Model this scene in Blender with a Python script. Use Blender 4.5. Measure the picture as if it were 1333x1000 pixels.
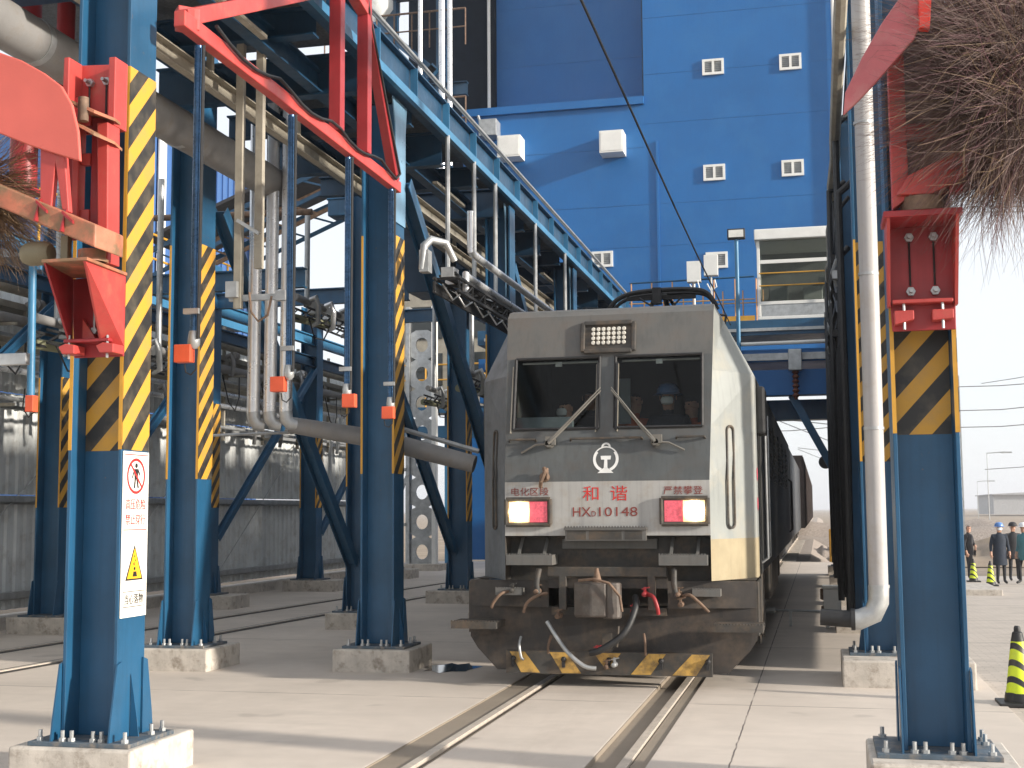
import bpy, bmesh, math, random
from mathutils import Vector, Matrix
random.seed(7)
S = bpy.context.scene
for o in list(bpy.data.objects): bpy.data.objects.remove(o)
# ------------------------------------------------------------------ camera
cam = bpy.data.cameras.new("camera"); cam_o = bpy.data.objects.new("camera", cam); S.collection.objects.link(cam_o)
yaw, pit, rol = math.radians(13.15), math.radians(5.55), math.radians(.4)
F = Vector((-math.sin(yaw)*math.cos(pit), math.cos(yaw)*math.cos(pit), math.sin(pit)))
Rt = Vector((math.cos(yaw), math.sin(yaw), 0)); U = Rt.cross(F)
R2 = Rt*math.cos(rol) - U*math.sin(rol); U2 = U*math.cos(rol) + Rt*math.sin(rol)
mm = Matrix((R2, U2, -F)).transposed().to_4x4(); mm.translation = Vector((0, 0, 1.8)); cam_o.matrix_world = mm
cam.sensor_width = 36; cam.lens = 1700/1333*36; cam.clip_start = .1; cam.clip_end = 6000
S.camera = cam_o
# ------------------------------------------------------------------ sky and sun
SUN_E, SUN_A = math.radians(15.5), math.radians(11.5)      # elevation; azimuth turned from +X towards the camera
sd = Vector((math.cos(SUN_E)*math.cos(SUN_A), -math.cos(SUN_E)*math.sin(SUN_A), math.sin(SUN_E)))
w = bpy.data.worlds.new("World"); S.world = w; w.use_nodes = True
nt = w.node_tree; bg = nt.nodes["Background"]
sky = nt.nodes.new("ShaderNodeTexSky"); sky.sky_type = 'NISHITA'; sky.sun_disc = False
sky.sun_elevation = SUN_E; sky.sun_rotation = math.atan2(sd.x, sd.y)
sky.air_density = 1.0; sky.dust_density = 2.2; sky.ozone_density = 2.5
thin = nt.nodes.new("ShaderNodeMix"); thin.data_type = 'RGBA'      # thin high white overcast in front of the blue
tcw = nt.nodes.new("ShaderNodeTexCoord"); mpw = nt.nodes.new("ShaderNodeMapping"); mpw.inputs['Scale'].default_value = (1, 1, 3); nt.links.new(tcw.outputs['Generated'], mpw.inputs[0])
cn = nt.nodes.new("ShaderNodeTexNoise"); cn.inputs['Scale'].default_value = 2.2; cn.inputs['Detail'].default_value = 5; nt.links.new(mpw.outputs[0], cn.inputs['Vector'])
cr = nt.nodes.new("ShaderNodeMapRange"); cr.inputs[3].default_value = .7; cr.inputs[4].default_value = .9; nt.links.new(cn.outputs['Fac'], cr.inputs[0]); nt.links.new(cr.outputs[0], thin.inputs[0])
nt.links.new(sky.outputs[0], thin.inputs[6]); thin.inputs[7].default_value = (4.7, 4.8, 4.95, 1)
nt.links.new(thin.outputs[2], bg.inputs[0]); bg.inputs[1].default_value = .138
sun = bpy.data.lights.new("sun", 'SUN'); sun.energy = 4.1; sun.angle = math.radians(2.6); sun.color = (1, .92, .81)
sun_o = bpy.data.objects.new("sun", sun); S.collection.objects.link(sun_o)
sun_o.rotation_euler = (-sd).to_track_quat('-Z', 'Y').to_euler()
S.view_settings.view_transform = 'Standard'; S.view_settings.look = 'None'; S.view_settings.gamma = 1
S.view_settings.exposure = .8
S.cycles.max_bounces = 6; S.cycles.transparent_max_bounces = 12
S.cycles.use_denoising = True

# ------------------------------------------------------------------ materials
def newmat(name):
    m = bpy.data.materials.new(name); m.use_nodes = True
    return m, m.node_tree, m.node_tree.nodes["Principled BSDF"]
def rgb(h):
    v = [int(h[i:i+2], 16)/255 for i in (0, 2, 4)]
    return tuple(c/12.92 if c < .04 else ((c+.055)/1.055)**2.4 for c in v)
def mixc(nt, a, b, fac):
    n = nt.nodes.new("ShaderNodeMix"); n.data_type = 'RGBA'
    for s, v in ((n.inputs[6], a), (n.inputs[7], b)):
        if isinstance(v, tuple): s.default_value = (*v[:3], 1)
        else: nt.links.new(v, s)
    if isinstance(fac, (int, float)): n.inputs[0].default_value = fac
    else: nt.links.new(fac, n.inputs[0])
    return n.outputs[2]
def noise(nt, vec, scale, det=4, rough=.6):
    n = nt.nodes.new("ShaderNodeTexNoise"); n.inputs['Scale'].default_value = scale
    n.inputs['Detail'].default_value = det; n.inputs['Roughness'].default_value = rough
    nt.links.new(vec, n.inputs['Vector']); return n.outputs['Fac']
def ramp(nt, fac, a, b):
    n = nt.nodes.new("ShaderNodeMapRange"); n.inputs[1].default_value = a; n.inputs[2].default_value = b
    nt.links.new(fac, n.inputs[0]); return n.outputs[0]
def math_(nt, op, a, b=0.0):
    n = nt.nodes.new("ShaderNodeMath"); n.operation = op
    for s, v in ((n.inputs[0], a), (n.inputs[1], b)):
        if isinstance(v, (int, float)): s.default_value = v
        else: nt.links.new(v, s)
    return n.outputs[0]
def coords(nt, stretch=None):
    t = nt.nodes.new("ShaderNodeTexCoord").outputs['Object']
    if stretch:
        m = nt.nodes.new("ShaderNodeMapping"); m.inputs['Scale'].default_value = stretch
        nt.links.new(t, m.inputs[0]); return m.outputs[0]
    return t
def mat(name, col, rough=.5, metal=0., var=.18, scale=2.5, bump=.15, bscale=60, dirt=None, dscale=4, dthr=(.55, .75), stretch=None, streak=0., chips=None):
    if isinstance(col, str): col = rgb(col)
    m, nt, p = newmat(name); c = coords(nt, stretch)
    n1 = noise(nt, c, scale)
    out = mixc(nt, tuple(v*(1-var) for v in col), tuple(min(1, v*(1+var)) for v in col), ramp(nt, n1, .3, .7))
    if streak:
        sc = coords(nt, (14, 14, .6)); out = mixc(nt, out, tuple(v*.45 for v in col), math_(nt, 'MULTIPLY', ramp(nt, noise(nt, sc, 1.6), .5, .8), streak))
    if dirt is not None:
        if isinstance(dirt, str): dirt = rgb(dirt)
        out = mixc(nt, out, dirt, ramp(nt, noise(nt, c, dscale, 6, .7), *dthr))
    if chips:
        cf = math_(nt, 'MULTIPLY', ramp(nt, noise(nt, c, 22, 6, .75), .64, .68), ramp(nt, noise(nt, c, 1.7, 3), .48, .6))
        out = mixc(nt, out, chips, cf)
    nt.links.new(out, p.inputs['Base Color'])
    p.inputs['Metallic'].default_value = metal
    r = ramp(nt, noise(nt, c, scale*3), .2, .8); rr = nt.nodes.new("ShaderNodeMapRange")
    rr.inputs[3].default_value = max(.05, rough-.12); rr.inputs[4].default_value = min(1, rough+.12); nt.links.new(r, rr.inputs[0])
    nt.links.new(rr.outputs[0], p.inputs['Roughness'])
    if bump:
        b = nt.nodes.new("ShaderNodeBump"); b.inputs['Strength'].default_value = bump; b.inputs['Distance'].default_value = .004
        nt.links.new(noise(nt, c, bscale, 3), b.inputs['Height']); nt.links.new(b.outputs[0], p.inputs['Normal'])
    return m
blue = mat('blue_steel_paint', (.016, .086, .175), .38, var=.22, scale=1.3, dirt=(.06, .10, .14), dscale=5, dthr=(.62, .9), streak=.35, chips=(.16, .11, .08))
blue2 = mat('faded_blue_steel_paint', (.04, .17, .31), .42, var=.2, scale=1.5, dirt=(.10, .13, .15), dscale=6, dthr=(.6, .9), streak=.3, chips=(.16, .11, .08))
blue3 = mat('glare_light_blue_paint', (.16, .30, .43), .35, var=.15, scale=2, streak=.2)  # same blue paint lightened: grazing sky glare put into the colour
darkblue = mat('dark_blue_steel_paint', (.010, .05, .105), .45, var=.25, scale=2, streak=.3)
red = mat('red_steel_paint', (.47, .058, .05), .42, var=.15, scale=2.5, dirt=(.35, .13, .08), dscale=5, dthr=(.55, .85), streak=.25, chips=(.16, .11, .08))
redd = mat('dark_red_steel_paint', (.31, .024, .028), .45, var=.2, scale=3, streak=.3)
silver = mat('aluminium_cladding', (.70, .71, .72), .32, .6, var=.12, scale=3, bump=.2, bscale=25, dirt=(.35, .33, .30), dthr=(.6, .9))
galv = mat('galvanised_steel', (.42, .43, .43), .45, .6, var=.2, scale=6, dirt=(.2, .16, .12), dthr=(.6, .85))
greypipe = mat('dusty_grey_pipe', (.25, .245, .24), .6, .2, var=.2, scale=2, dirt=(.2, .17, .14), dthr=(.5, .8))
cream = mat('cream_channel_paint', (.34, .31, .25), .6, var=.2, scale=3, dirt=(.22, .19, .15), dthr=(.5, .8))
rust = mat('rusty_brown_steel', (.17, .11, .075), .75, .2, var=.4, scale=12)
black = mat('black_rubber', (.016, .016, .017), .55, var=.3, scale=8)
yellow = mat('yellow_paint', (.58, .30, .035), .5, var=.15, scale=4, dirt=(.3, .17, .05), dthr=(.55, .85))
white = mat('white_enamel', (.74, .73, .69), .4, var=.06, scale=3, dirt=(.5, .46, .4), dthr=(.6, .9))
orange = mat('orange_red_box', (.66, .10, .04), .5, var=.12, scale=6)
grate = mat('steel_grating', (.16, .17, .18), .6, .5, var=.3, scale=30, bump=1, bscale=120)
glassdark = mat('dark_window_glass', (.03, .035, .035), .08, var=.1, bump=0)
corr = mat('grey_corrugated_sheet', (.64, .66, .655), .5, .1, var=.14, scale=1.2, dirt=(.36, .33, .29), dscale=3, dthr=(.5, .85), streak=.12)
soil = None
def stripes(name, per, k, a=(.60, .31, .035), b=(.022, .021, .02), duty=.5):
    m, nt, p = newmat(name); c = coords(nt)
    s = nt.nodes.new("ShaderNodeSeparateXYZ"); nt.links.new(c, s.inputs[0])
    xy = math_(nt, 'ADD', s.outputs[0], s.outputs[1])
    t = math_(nt, 'SUBTRACT', s.outputs[2], math_(nt, 'MULTIPLY', xy, k))
    fr = math_(nt, 'FRACT', math_(nt, 'DIVIDE', t, per))
    f = math_(nt, 'LESS_THAN', fr, duty)
    col = mixc(nt, b, a, f)
    col = mixc(nt, col, (.25, .2, .13), math_(nt, 'MULTIPLY', ramp(nt, noise(nt, c, 5, 6), .45, .8), .45))
    nt.links.new(col, p.inputs['Base Color']); p.inputs['Roughness'].default_value = .5
    return m
hazard = stripes('yellow_black_stripes', .32, 1.1)
hazard_cone = stripes('fluorescent_cone_stripes', .17, -.7, (.62, .74, .02), (.02, .02, .022), .62)
hazard_cone_small = hazard_cone
# concrete with joints
def concrete(name, col, joints=False, dark=(.16, .14, .12)):
    m, nt, p = newmat(name); c = coords(nt)
    n1 = ramp(nt, noise(nt, c, .35, 5), .3, .7); n2 = ramp(nt, noise(nt, c, 3.5, 6), .35, .75)
    out = mixc(nt, tuple(v*.84 for v in col), tuple(v*1.1 for v in col), n1)
    out = mixc(nt, out, tuple(v*.78 for v in col), math_(nt, 'MULTIPLY', n2, .45))
    m2 = nt.nodes.new("ShaderNodeMapping"); m2.inputs['Scale'].default_value = (.25, 2.2, 1); nt.links.new(c, m2.inputs[0])
    out = mixc(nt, out, tuple(v*.7 for v in col), math_(nt, 'MULTIPLY', ramp(nt, noise(nt, m2.outputs[0], 1.1, 6, .65), .52, .8), .5))
    sp = ramp(nt, noise(nt, c, 9, 8, .8), .66, .8)
    out = mixc(nt, out, dark, math_(nt, 'MULTIPLY', sp, .35))
    if joints:
        s0 = nt.nodes.new("ShaderNodeSeparateXYZ"); nt.links.new(c, s0.inputs[0])
        for xc, wd_, am_ in ((-2.9, .38, .32), (-1.4, .34, .32), (-2.15, .5, .16)):
            dd_ = ramp(nt, math_(nt, 'ABSOLUTE', math_(nt, 'SUBTRACT', s0.outputs[0], xc)), wd_, .05)
            mp_ = nt.nodes.new("ShaderNodeMapping"); mp_.inputs['Scale'].default_value = (3, .8, 1); nt.links.new(c, mp_.inputs[0])
            out = mixc(nt, out, (.20, .16, .12), math_(nt, 'MULTIPLY', math_(nt, 'MULTIPLY', dd_, ramp(nt, noise(nt, mp_.outputs[0], 2.2, 6, .7), .4, .7)), am_))
        out = mixc(nt, out, (.17, .15, .13), math_(nt, 'MULTIPLY', ramp(nt, noise(nt, c, 1.3, 2, .4), .70, .74), .25))
        s = nt.nodes.new("ShaderNodeSeparateXYZ"); nt.links.new(c, s.inputs[0])
        wob = math_(nt, 'MULTIPLY', math_(nt, 'SUBTRACT', noise(nt, c, 6, 3), .5), .03)
        X = math_(nt, 'ADD', s.outputs[0], wob); Y = math_(nt, 'ADD', s.outputs[1], wob)
        j1 = math_(nt, 'LESS_THAN', math_(nt, 'ABSOLUTE', math_(nt, 'ADD', X, .67)), .006)
        j2 = math_(nt, 'LESS_THAN', math_(nt, 'ABSOLUTE', math_(nt, 'SUBTRACT', math_(nt, 'PINGPONG', math_(nt, 'SUBTRACT', Y, 12.45), 2.6), 0.0)), .009)
        jj = math_(nt, 'MAXIMUM', j1, j2)
        jj = math_(nt, 'MULTIPLY', jj, ramp(nt, noise(nt, c, 1.5, 3), .3, .5))
        out = mixc(nt, out, (.12, .10, .09), jj)
    nt.links.new(out, p.inputs['Base Color']); p.inputs['Roughness'].default_value = .8
    b = nt.nodes.new("ShaderNodeBump"); b.inputs['Strength'].default_value = .3; b.inputs['Distance'].default_value = .006
    nt.links.new(noise(nt, c, 45, 5, .7), b.inputs['Height']); nt.links.new(b.outputs[0], p.inputs['Normal'])
    return m
conc = concrete('apron_concrete', (.59, .52, .45), True)
conc2 = mat('plinth_concrete', (.50, .455, .40), .85, var=.18, scale=5, bump=.6, bscale=30, dirt=(.27, .23, .19), dscale=7, dthr=(.5, .68), streak=.25, chips=(.20, .15, .11))
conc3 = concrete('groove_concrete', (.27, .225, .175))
def paver_mat():
    m, nt, p = newmat('grey_paving'); c = coords(nt)
    br = nt.nodes.new("ShaderNodeTexBrick"); br.inputs['Scale'].default_value = 2.2; br.inputs['Mortar Size'].default_value = .012
    br.inputs['Color1'].default_value = (.52, .455, .39, 1); br.inputs['Color2'].default_value = (.47, .41, .35, 1); br.inputs['Mortar'].default_value = (.36, .31, .26, 1)
    nt.links.new(c, br.inputs[0])
    s = nt.nodes.new("ShaderNodeSeparateXYZ"); nt.links.new(c, s.inputs[0])
    j = math_(nt, 'LESS_THAN', math_(nt, 'PINGPONG', s.outputs[1], 2.5), .03)
    out = mixc(nt, br.outputs[0], (.2, .18, .16), math_(nt, 'MULTIPLY', j, .8))
    out = mixc(nt, out, (.22, .19, .16), math_(nt, 'MULTIPLY', ramp(nt, noise(nt, c, 1.2, 7, .7), .5, .75), .5))
    nt.links.new(out, p.inputs['Base Color']); p.inputs['Roughness'].default_value = .85
    return m
pav = paver_mat()
dirt = mat('dry_brown_earth', (.30, .23, .17), .95, var=.3, scale=.15, bump=.5, bscale=5, dirt=(.20, .16, .10), dscale=.4, dthr=(.4, .7))
gravelm = mat('track_gravel', (.30, .25, .21), .95, var=.4, scale=9, bump=.8, bscale=12)
railm = mat('worn_rail_steel', (.62, .55, .47), .4, .25, var=.15, scale=8)
bldblue = mat('blue_wall_panel', (.006, .112, .335), .5, var=.12, scale=.25, bump=.05, dirt=(.02, .14, .36), dscale=.6, dthr=(.5, .9), streak=.14)
bldblue_s = mat('blue_corrugated_silo_sheet', (.05, .13, .33), .5, var=.12, scale=.4, bump=.05)

# ------------------------------------------------------------------ mesh builder
class MB:
    def __init__(s): s.v = []; s.f = []; s.m = []
    def add(s, vs, fs, m=0):
        b = len(s.v); s.v += [tuple(v) for v in vs]
        for f in fs: s.f.append(tuple(b+i for i in f)); s.m.append(m)
        return s
    def box(s, x0, x1, y0, y1, z0, z1, m=0):
        return s.add([(x, y, z) for z in (z0, z1) for y in (y0, y1) for x in (x0, x1)],
                     [(0, 2, 3, 1), (4, 5, 7, 6), (0, 1, 5, 4), (2, 6, 7, 3), (0, 4, 6, 2), (1, 3, 7, 5)], m)
    def cbox(s, c, d, m=0): return s.box(c[0]-d[0]/2, c[0]+d[0]/2, c[1]-d[1]/2, c[1]+d[1]/2, c[2]-d[2]/2, c[2]+d[2]/2, m)
    def bar(s, p, q, w, h, m=0, up=(0, 0, 1)):
        p, q = Vector(p), Vector(q); d = (q-p).normalized(); u = Vector(up)
        if abs(d.dot(u)) > .98: u = Vector((0, 1, 0))
        r = d.cross(u).normalized(); u = r.cross(d).normalized(); r *= w/2; u *= h/2
        vs = [a+sx*r+sz*u for a in (p, q) for sz in (-1, 1) for sx in (-1, 1)]
        return s.add(vs, [(0, 1, 3, 2), (4, 6, 7, 5), (0, 4, 5, 1), (2, 3, 7, 6), (0, 2, 6, 4), (1, 5, 7, 3)], m)
    def ibeam(s, p, q, d, w, tw=.015, tf=.022, m=0):
        p, q = Vector(p), Vector(q); dz = Vector((0, 0, d/2-tf/2))
        s.bar(p, q, tw, d-2*tf-.002, m); s.bar(p+dz, q+dz, w, tf, m); s.bar(p-dz, q-dz, w, tf, m); return s
    def tube(s, pts, r, n=8, m=0, cap=True):
        pts = [Vector(p) for p in pts]; rings = []
        rs = r if isinstance(r, (list, tuple)) else [r]*len(pts)
        ref = None
        for i, p in enumerate(pts):
            d = ((pts[min(i+1, len(pts)-1)]-p).normalized() + (p-pts[max(i-1, 0)]).normalized()).normalized()
            if ref is None:
                ref = Vector((0, 0, 1)) if abs(d.z) < .9 else Vector((1, 0, 0))
            a = d.cross(ref).normalized(); b = a.cross(d).normalized(); ref = b
            rings.append([p + rs[i]*(math.cos(2*math.pi*k/n)*a + math.sin(2*math.pi*k/n)*b) for k in range(n)])
        vs = [v for rg in rings for v in rg]; fs = []
        for i in range(len(pts)-1):
            for k in range(n):
                k2 = (k+1) % n; fs.append((i*n+k, i*n+k2, (i+1)*n+k2, (i+1)*n+k))
        if cap: fs.append(tuple(range(n-1, -1, -1))); fs.append(tuple((len(pts)-1)*n+k for k in range(n)))
        return s.add(vs, fs, m)
    def lathe(s, c, prof, n=16, axis='Z', m=0):
        vs = []; fs = []
        for (r, h) in prof:
            for k in range(n):
                a = 2*math.pi*k/n; x, y = r*math.cos(a), r*math.sin(a)
                v = {'Z': (x, y, h), 'Y': (x, h, y), 'X': (h, x, y)}[axis]
                vs.append((c[0]+v[0], c[1]+v[1], c[2]+v[2]))
        for i in range(len(prof)-1):
            for k in range(n):
                k2 = (k+1) % n; fs.append((i*n+k, i*n+k2, (i+1)*n+k2, (i+1)*n+k))
        fs.append(tuple(range(n-1, -1, -1))); fs.append(tuple((len(prof)-1)*n+k for k in range(n)))
        return s.add(vs, fs, m)
    def prism(s, poly, ext, m=0):
        n = len(poly); e = Vector(ext); a = [Vector(p) for p in poly]; b = [p+e for p in a]
        fs = [tuple(range(n)), tuple(range(2*n-1, n-1, -1))]
        for i in range(n):
            j = (i+1) % n; fs.append((i, i+n, j+n, j))
        return s.add(a+b, fs, m)
    def polyY(s, pts, y, t, m=0):      # outline in x,z ; thickness along y
        return s.prism([(x, y, z) for x, z in pts], (0, t, 0), m)
    def polyX(s, pts, x, t, m=0):      # outline in y,z ; thickness along x
        return s.prism([(x, y, z) for y, z in pts], (t, 0, 0), m)
    def build(s, name, mats, parent=None, smooth=False, bevel=0, local=False):
        if not isinstance(mats, (list, tuple)): mats = [mats]
        me = bpy.data.meshes.new(name)
        off = Vector((0, 0, 0))
        if parent is not None and not local:
            p = parent
            while p is not None: off += p.location; p = p.parent
        me.from_pydata([tuple(Vector(v)-off) for v in s.v], [], s.f)
        for mt in mats: me.materials.append(mt)
        me.polygons.foreach_set('material_index', s.m)
        bm = bmesh.new(); bm.from_mesh(me); bmesh.ops.recalc_face_normals(bm, faces=bm.faces); bm.to_mesh(me); bm.free()
        if smooth:
            me.polygons.foreach_set('use_smooth', [True]*len(me.polygons))
            try: me.set_sharp_from_angle(angle=math.radians(40))
            except Exception: pass
        o = bpy.data.objects.new(name, me); S.collection.objects.link(o)
        if parent is not None: o.parent = parent
        if bevel:
            b = o.modifiers.new('Bevel', 'BEVEL'); b.width = bevel; b.segments = 2; b.limit_method = 'ANGLE'; b.harden_normals = False
        return o
def tag(o, label=None, cat=None, group=None, kind=None):
    if label: o['label'] = label
    if cat: o['category'] = cat
    if group: o['group'] = group
    if kind: o['kind'] = kind
    return o
def thing(name, loc, label, cat, group=None):
    o = bpy.data.objects.new(name, None); S.collection.objects.link(o); o.location = loc; o.empty_display_size = .2
    return tag(o, label, cat, group)
def copy_tree(o, parent=None):
    c = o.copy(); S.collection.objects.link(c)
    if parent is not None: c.parent = parent
    for ch in list(o.children): copy_tree(ch, c)
    return c
def text(s, w, h, m, origin, ex, ey, name, parent, depth=.002, bold=0):
    """lettering fitted into width w and height h, centred on origin; ex/ey are its reading and up directions"""
    cu = bpy.data.curves.new(name, 'FONT'); cu.body = s; cu.extrude = .01; cu.offset = bold; cu.resolution_u = 3
    t = bpy.data.objects.new(name, cu); S.collection.objects.link(t)
    bpy.context.view_layer.update()
    me = bpy.data.meshes.new_from_object(t.evaluated_get(bpy.context.evaluated_depsgraph_get()))
    bpy.data.objects.remove(t)
    xs = [v.co.x for v in me.vertices]; ys = [v.co.y for v in me.vertices]
    ex, ey = Vector(ex).normalized(), Vector(ey).normalized(); ez = ex.cross(ey)
    cx, cy = (min(xs)+max(xs))/2, (min(ys)+max(ys))/2; sx = w/(max(xs)-min(xs)); sy = h/(max(ys)-min(ys))
    off = Vector((0, 0, 0)); p = parent
    while p is not None: off += p.location; p = p.parent
    for v in me.vertices:
        v.co = Vector(origin) - off + ex*((v.co.x-cx)*sx) + ey*((v.co.y-cy)*sy) + ez*(depth if v.co.z > 0 else 0)
    me.materials.clear(); me.materials.append(m)
    me.polygons.foreach_set('material_index', [0]*len(me.polygons))
    o = bpy.data.objects.new(name, me); S.collection.objects.link(o); o.parent = parent
    return o
#@@SETTING
# ------------------------------------------------------------------ ground, tracks
g = MB(); g.add([(-3000, -300, -.66), (3000, -300, -.66), (3000, 60, -.66), (-3000, 60, -.66)], [(0, 1, 2, 3)])
g.add([(-3000, 60, -.66), (3000, 60, -.66), (3000, 5000, -.66), (-3000, 5000, -.66)], [(0, 1, 2, 3)])
tag(g.build('ground', dirt), kind='structure')
g = MB(); xs = [-13.8, -3.19, -2.78, -1.665, -1.245, 1.62]
for i in (0, 2, 4): g.box(xs[i], xs[i+1], -6, 46, -.7, 0)
tag(g.build('apron', conc, bevel=.006), kind='structure')
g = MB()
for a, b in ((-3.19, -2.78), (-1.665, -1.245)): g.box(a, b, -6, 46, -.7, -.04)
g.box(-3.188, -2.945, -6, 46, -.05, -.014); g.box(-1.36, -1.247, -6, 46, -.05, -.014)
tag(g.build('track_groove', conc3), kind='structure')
g = MB(); g.box(-3.189, -3.181, -6, 46, -.05, -.002); g.box(-1.664, -1.656, -6, 46, -.05, -.002)  # added strips, darker colour tones down the sunlit left groove walls
tag(g.build('groove_wall_dim_strip', conc3), kind='structure')
def rail(x0, x1, y0, y1, name, ztop, label, xs=0, grp='rails'):
    r = MB(); d = Vector((x1-x0, y1-y0, 0))
    r.bar((x0, y0, ztop-.02), (x1, y1, ztop-.02), .072, .04); r.bar((x0, y0, ztop-.075), (x1, y1, ztop-.075), .02, .068)
    r.bar((x0, y0, ztop-.115), (x1, y1, ztop-.115), .13, .016)
    return tag(r.build(name, railm, bevel=.004), label, 'rail', 'rails of the tracks')
rail(-2.895, -2.895, -6, 300, 'rail', .003, 'left rail in the groove leading under the locomotive')
rail(-1.41, -1.41, -6, 300, 'rail', .003, 'right rail in the groove leading under the locomotive')
g = MB(); g.prism([(-5.2, 46.02, -.7), (.7, 46.02, -.7), (-.4, 46.02, -.11), (-3.9, 46.02, -.11)], (0, 254, 0))
for k in range(60): g.box(-3.4, -.9, 46.4+k*.6, 46.65+k*.6, -.11, -.075, 1)
tag(g.build('track_bed', [gravelm, conc2]), kind='structure')
# second track, cut into the apron at the left
pm, pnt, pp = newmat('wet_concrete'); pp.inputs['Base Color'].default_value = (.05, .05, .05, 1); pp.inputs['Roughness'].default_value = .06
g = MB(); random.seed(2); pd = [(-4.2+.30*math.cos(t_*.393)*(1+.25*math.sin(t_*1.9)), 14.75+.42*math.sin(t_*.393)*(1+.25*math.sin(t_*2.7)), .004) for t_ in range(16)]
g.add(pd, [tuple(range(16))]); tag(g.build('puddle', pm), kind='structure')
def skew(y): return -9.92 + .075*(y-14)
g = MB()
for dx in (-.74, .74):
    g.prism([(skew(4)+dx-.14, 4, .003), (skew(4)+dx-.045, 4, .003), (skew(40)+dx-.045, 40, .003), (skew(40)+dx-.14, 40, .003)], (0, 0, .002))
    g.prism([(skew(4)+dx+.045, 4, .003), (skew(4)+dx+.16, 4, .003), (skew(40)+dx+.16, 40, .003), (skew(40)+dx+.045, 40, .003)], (0, 0, .002))
tag(g.build('rail_slot', mat('dark_slot_dirt', (.05, .045, .04), .9)), kind='structure')
for dx, l in ((-.74, 'outer rail of the second track beside the corrugated wall'), (.74, 'inner rail of the second track nearer the blue columns')):
    rail(skew(4)+dx, skew(40)+dx, 4, 40, 'rail', .018, l)
# paved yard to the right: drops gently away
g = MB(); n = 23
for i in range(n):
    ya, yb = -6+i*2.4, -6+(i+1)*2.4
    za, zb = [-.012 - max(0, y-13)*.0165 for y in (ya, yb)]
    g.add([(1.622, ya, za), (40, ya, za), (40, yb, zb), (1.622, yb, zb)], [(0, 1, 2, 3)])
o = g.build('paved_yard', pav); tag(o, kind='structure')
#@@STRUCT
platem = mat('dusty_base_plate', (.07, .10, .13), .6, .1, var=.25, scale=6, dirt=(.25, .21, .17), dscale=8, dthr=(.45, .7))
# ------------------------------------------------------------------ steel columns
def column(x, y, H, label, group, haz=None, web=None, foot=(-.46, .46, -.4, .5), fh=.25, gus=True, bolts=True, mt=None, a=.205, b=.185, fin=.07):
    mt = mt or blue
    r = thing('steel_column', (x, y, 0), label, 'column', group)
    s = MB(); z0 = fh+.03
    s.box(-a, -a+.026, -b, b, z0, H); s.box(a-.026, a, -b, b, z0, H); s.box(-a+.026, a-.026, -.012, .012, z0, H)
    s.build('shaft', mt, r, bevel=.004, local=True)
    s = MB(); s.box(foot[0], foot[1], foot[2], foot[3], -.02, fh); s.build('footing', conc2, r, bevel=.018, local=True)
    s = MB(); s.box(-a-.17, a+.17, -b-.13, b+.13, fh, fh+.03); s.build('base_plate', platem, r, bevel=.004, local=True)
    if gus:
        for sx in (-1, 1):
            for sy in (-1, 1):
                s = MB(); xx = sx*(a+.004) if sx > 0 else -a-.016
                s.prism([(xx, sy*(b-.04), z0), (xx, sy*(b+.11), z0), (xx, sy*(b+.09), z0+.14), (xx, sy*(b+.02), z0+.5), (xx, sy*(b-.04), z0+.52)], (.012, 0, 0))
                s.build('gusset', mt, r, local=True)
            if fin: s = MB(); s.prism([(sx*(a+.006), -.006, z0), (sx*(a+fin), -.006, z0), (sx*(a+fin*.8), -.006, z0+.12), (sx*(a+.006), -.006, z0+.42)], (0, .012, 0)); s.build('gusset', mt, r, local=True)
    if bolts:
        for bx, by in ((-a-.11, -b-.07), (0.08, -b-.07), (-.08, -b-.07), (a+.11, -b-.07), (a+.11, 0.1), (a+.11, b+.07), (-a-.11, b+.07), (a-.06, -b-.075), (-a+.06, -b-.075)):
            s = MB(); s.lathe((bx, by, fh+.03), [(.026, 0), (.026, .022)], 6); s.lathe((bx, by, fh+.05), [(.014, 0), (.014, .05)], 8)
            s.build('anchor_bolt', galv, r, local=True)
    if haz:
        s = MB(); s.box(a+.001, a+.004, -b, b, *haz); s.build('hazard_stripe', hazard, r, local=True)
        s = MB(); s.box(-a, -a+.026, -b-.004, -b-.001, haz[0], haz[1]); s.box(a-.026, a, -b-.004, -b-.001, haz[0], haz[1])
        s.build('edge_stripe', yellow, r, local=True)
    if web:
        s = MB(); s.box(-a+.03, a-.03, -.016, -.0125, *web); s.build('hazard_stripe', hazard, r, local=True)
    return r
L = {}
L['A'] = column(-4.86, 8.31, 7.0, 'nearest blue column at left with red bracket and safety sign', 'blue columns of the inner left row', (2.24, 4.95), (2.24, 3.2), (-.49, .42, -.36, .54))
L['C'] = column(-4.98, 14.6, 6.68, 'blue striped column left of the locomotive, second of the inner left row', 'blue columns of the inner left row', (2.24, 5.05))
L['C3'] = column(-4.9, 20.2, 6.68, 'blue column just behind the upper left corner of the locomotive cab', 'blue columns of the inner left row', (2.24, 4.6))
column(-4.9, 25.8, 6.68, 'blue column under the walkway, fourth of the inner left row', 'blue columns of the inner left row', (2.24, 4.6), bolts=False)
column(-4.9, 31.4, 6.68, 'blue column at the far end of the walkway before the cabin', 'blue columns of the inner left row', bolts=False)
L['B'] = column(-7.3, 14.3, 7.6, 'dark blue striped column behind the hanging blue pipe, right of the signed column', 'blue columns of the middle left row', (2.2, 5.0))
L['E'] = column(-7.02, 19.6, 7.6, 'dark blue column half hidden behind the left side of a nearer column', 'blue columns of the middle left row', (2.2, 5.0))
L['D'] = column(-7.0, 25.3, 7.6, 'blue column seen between the diagonal braces left of the cab', 'blue columns of the middle left row', (1.6, 4.3), foot=(-.6, .6, -.4, .5))
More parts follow.
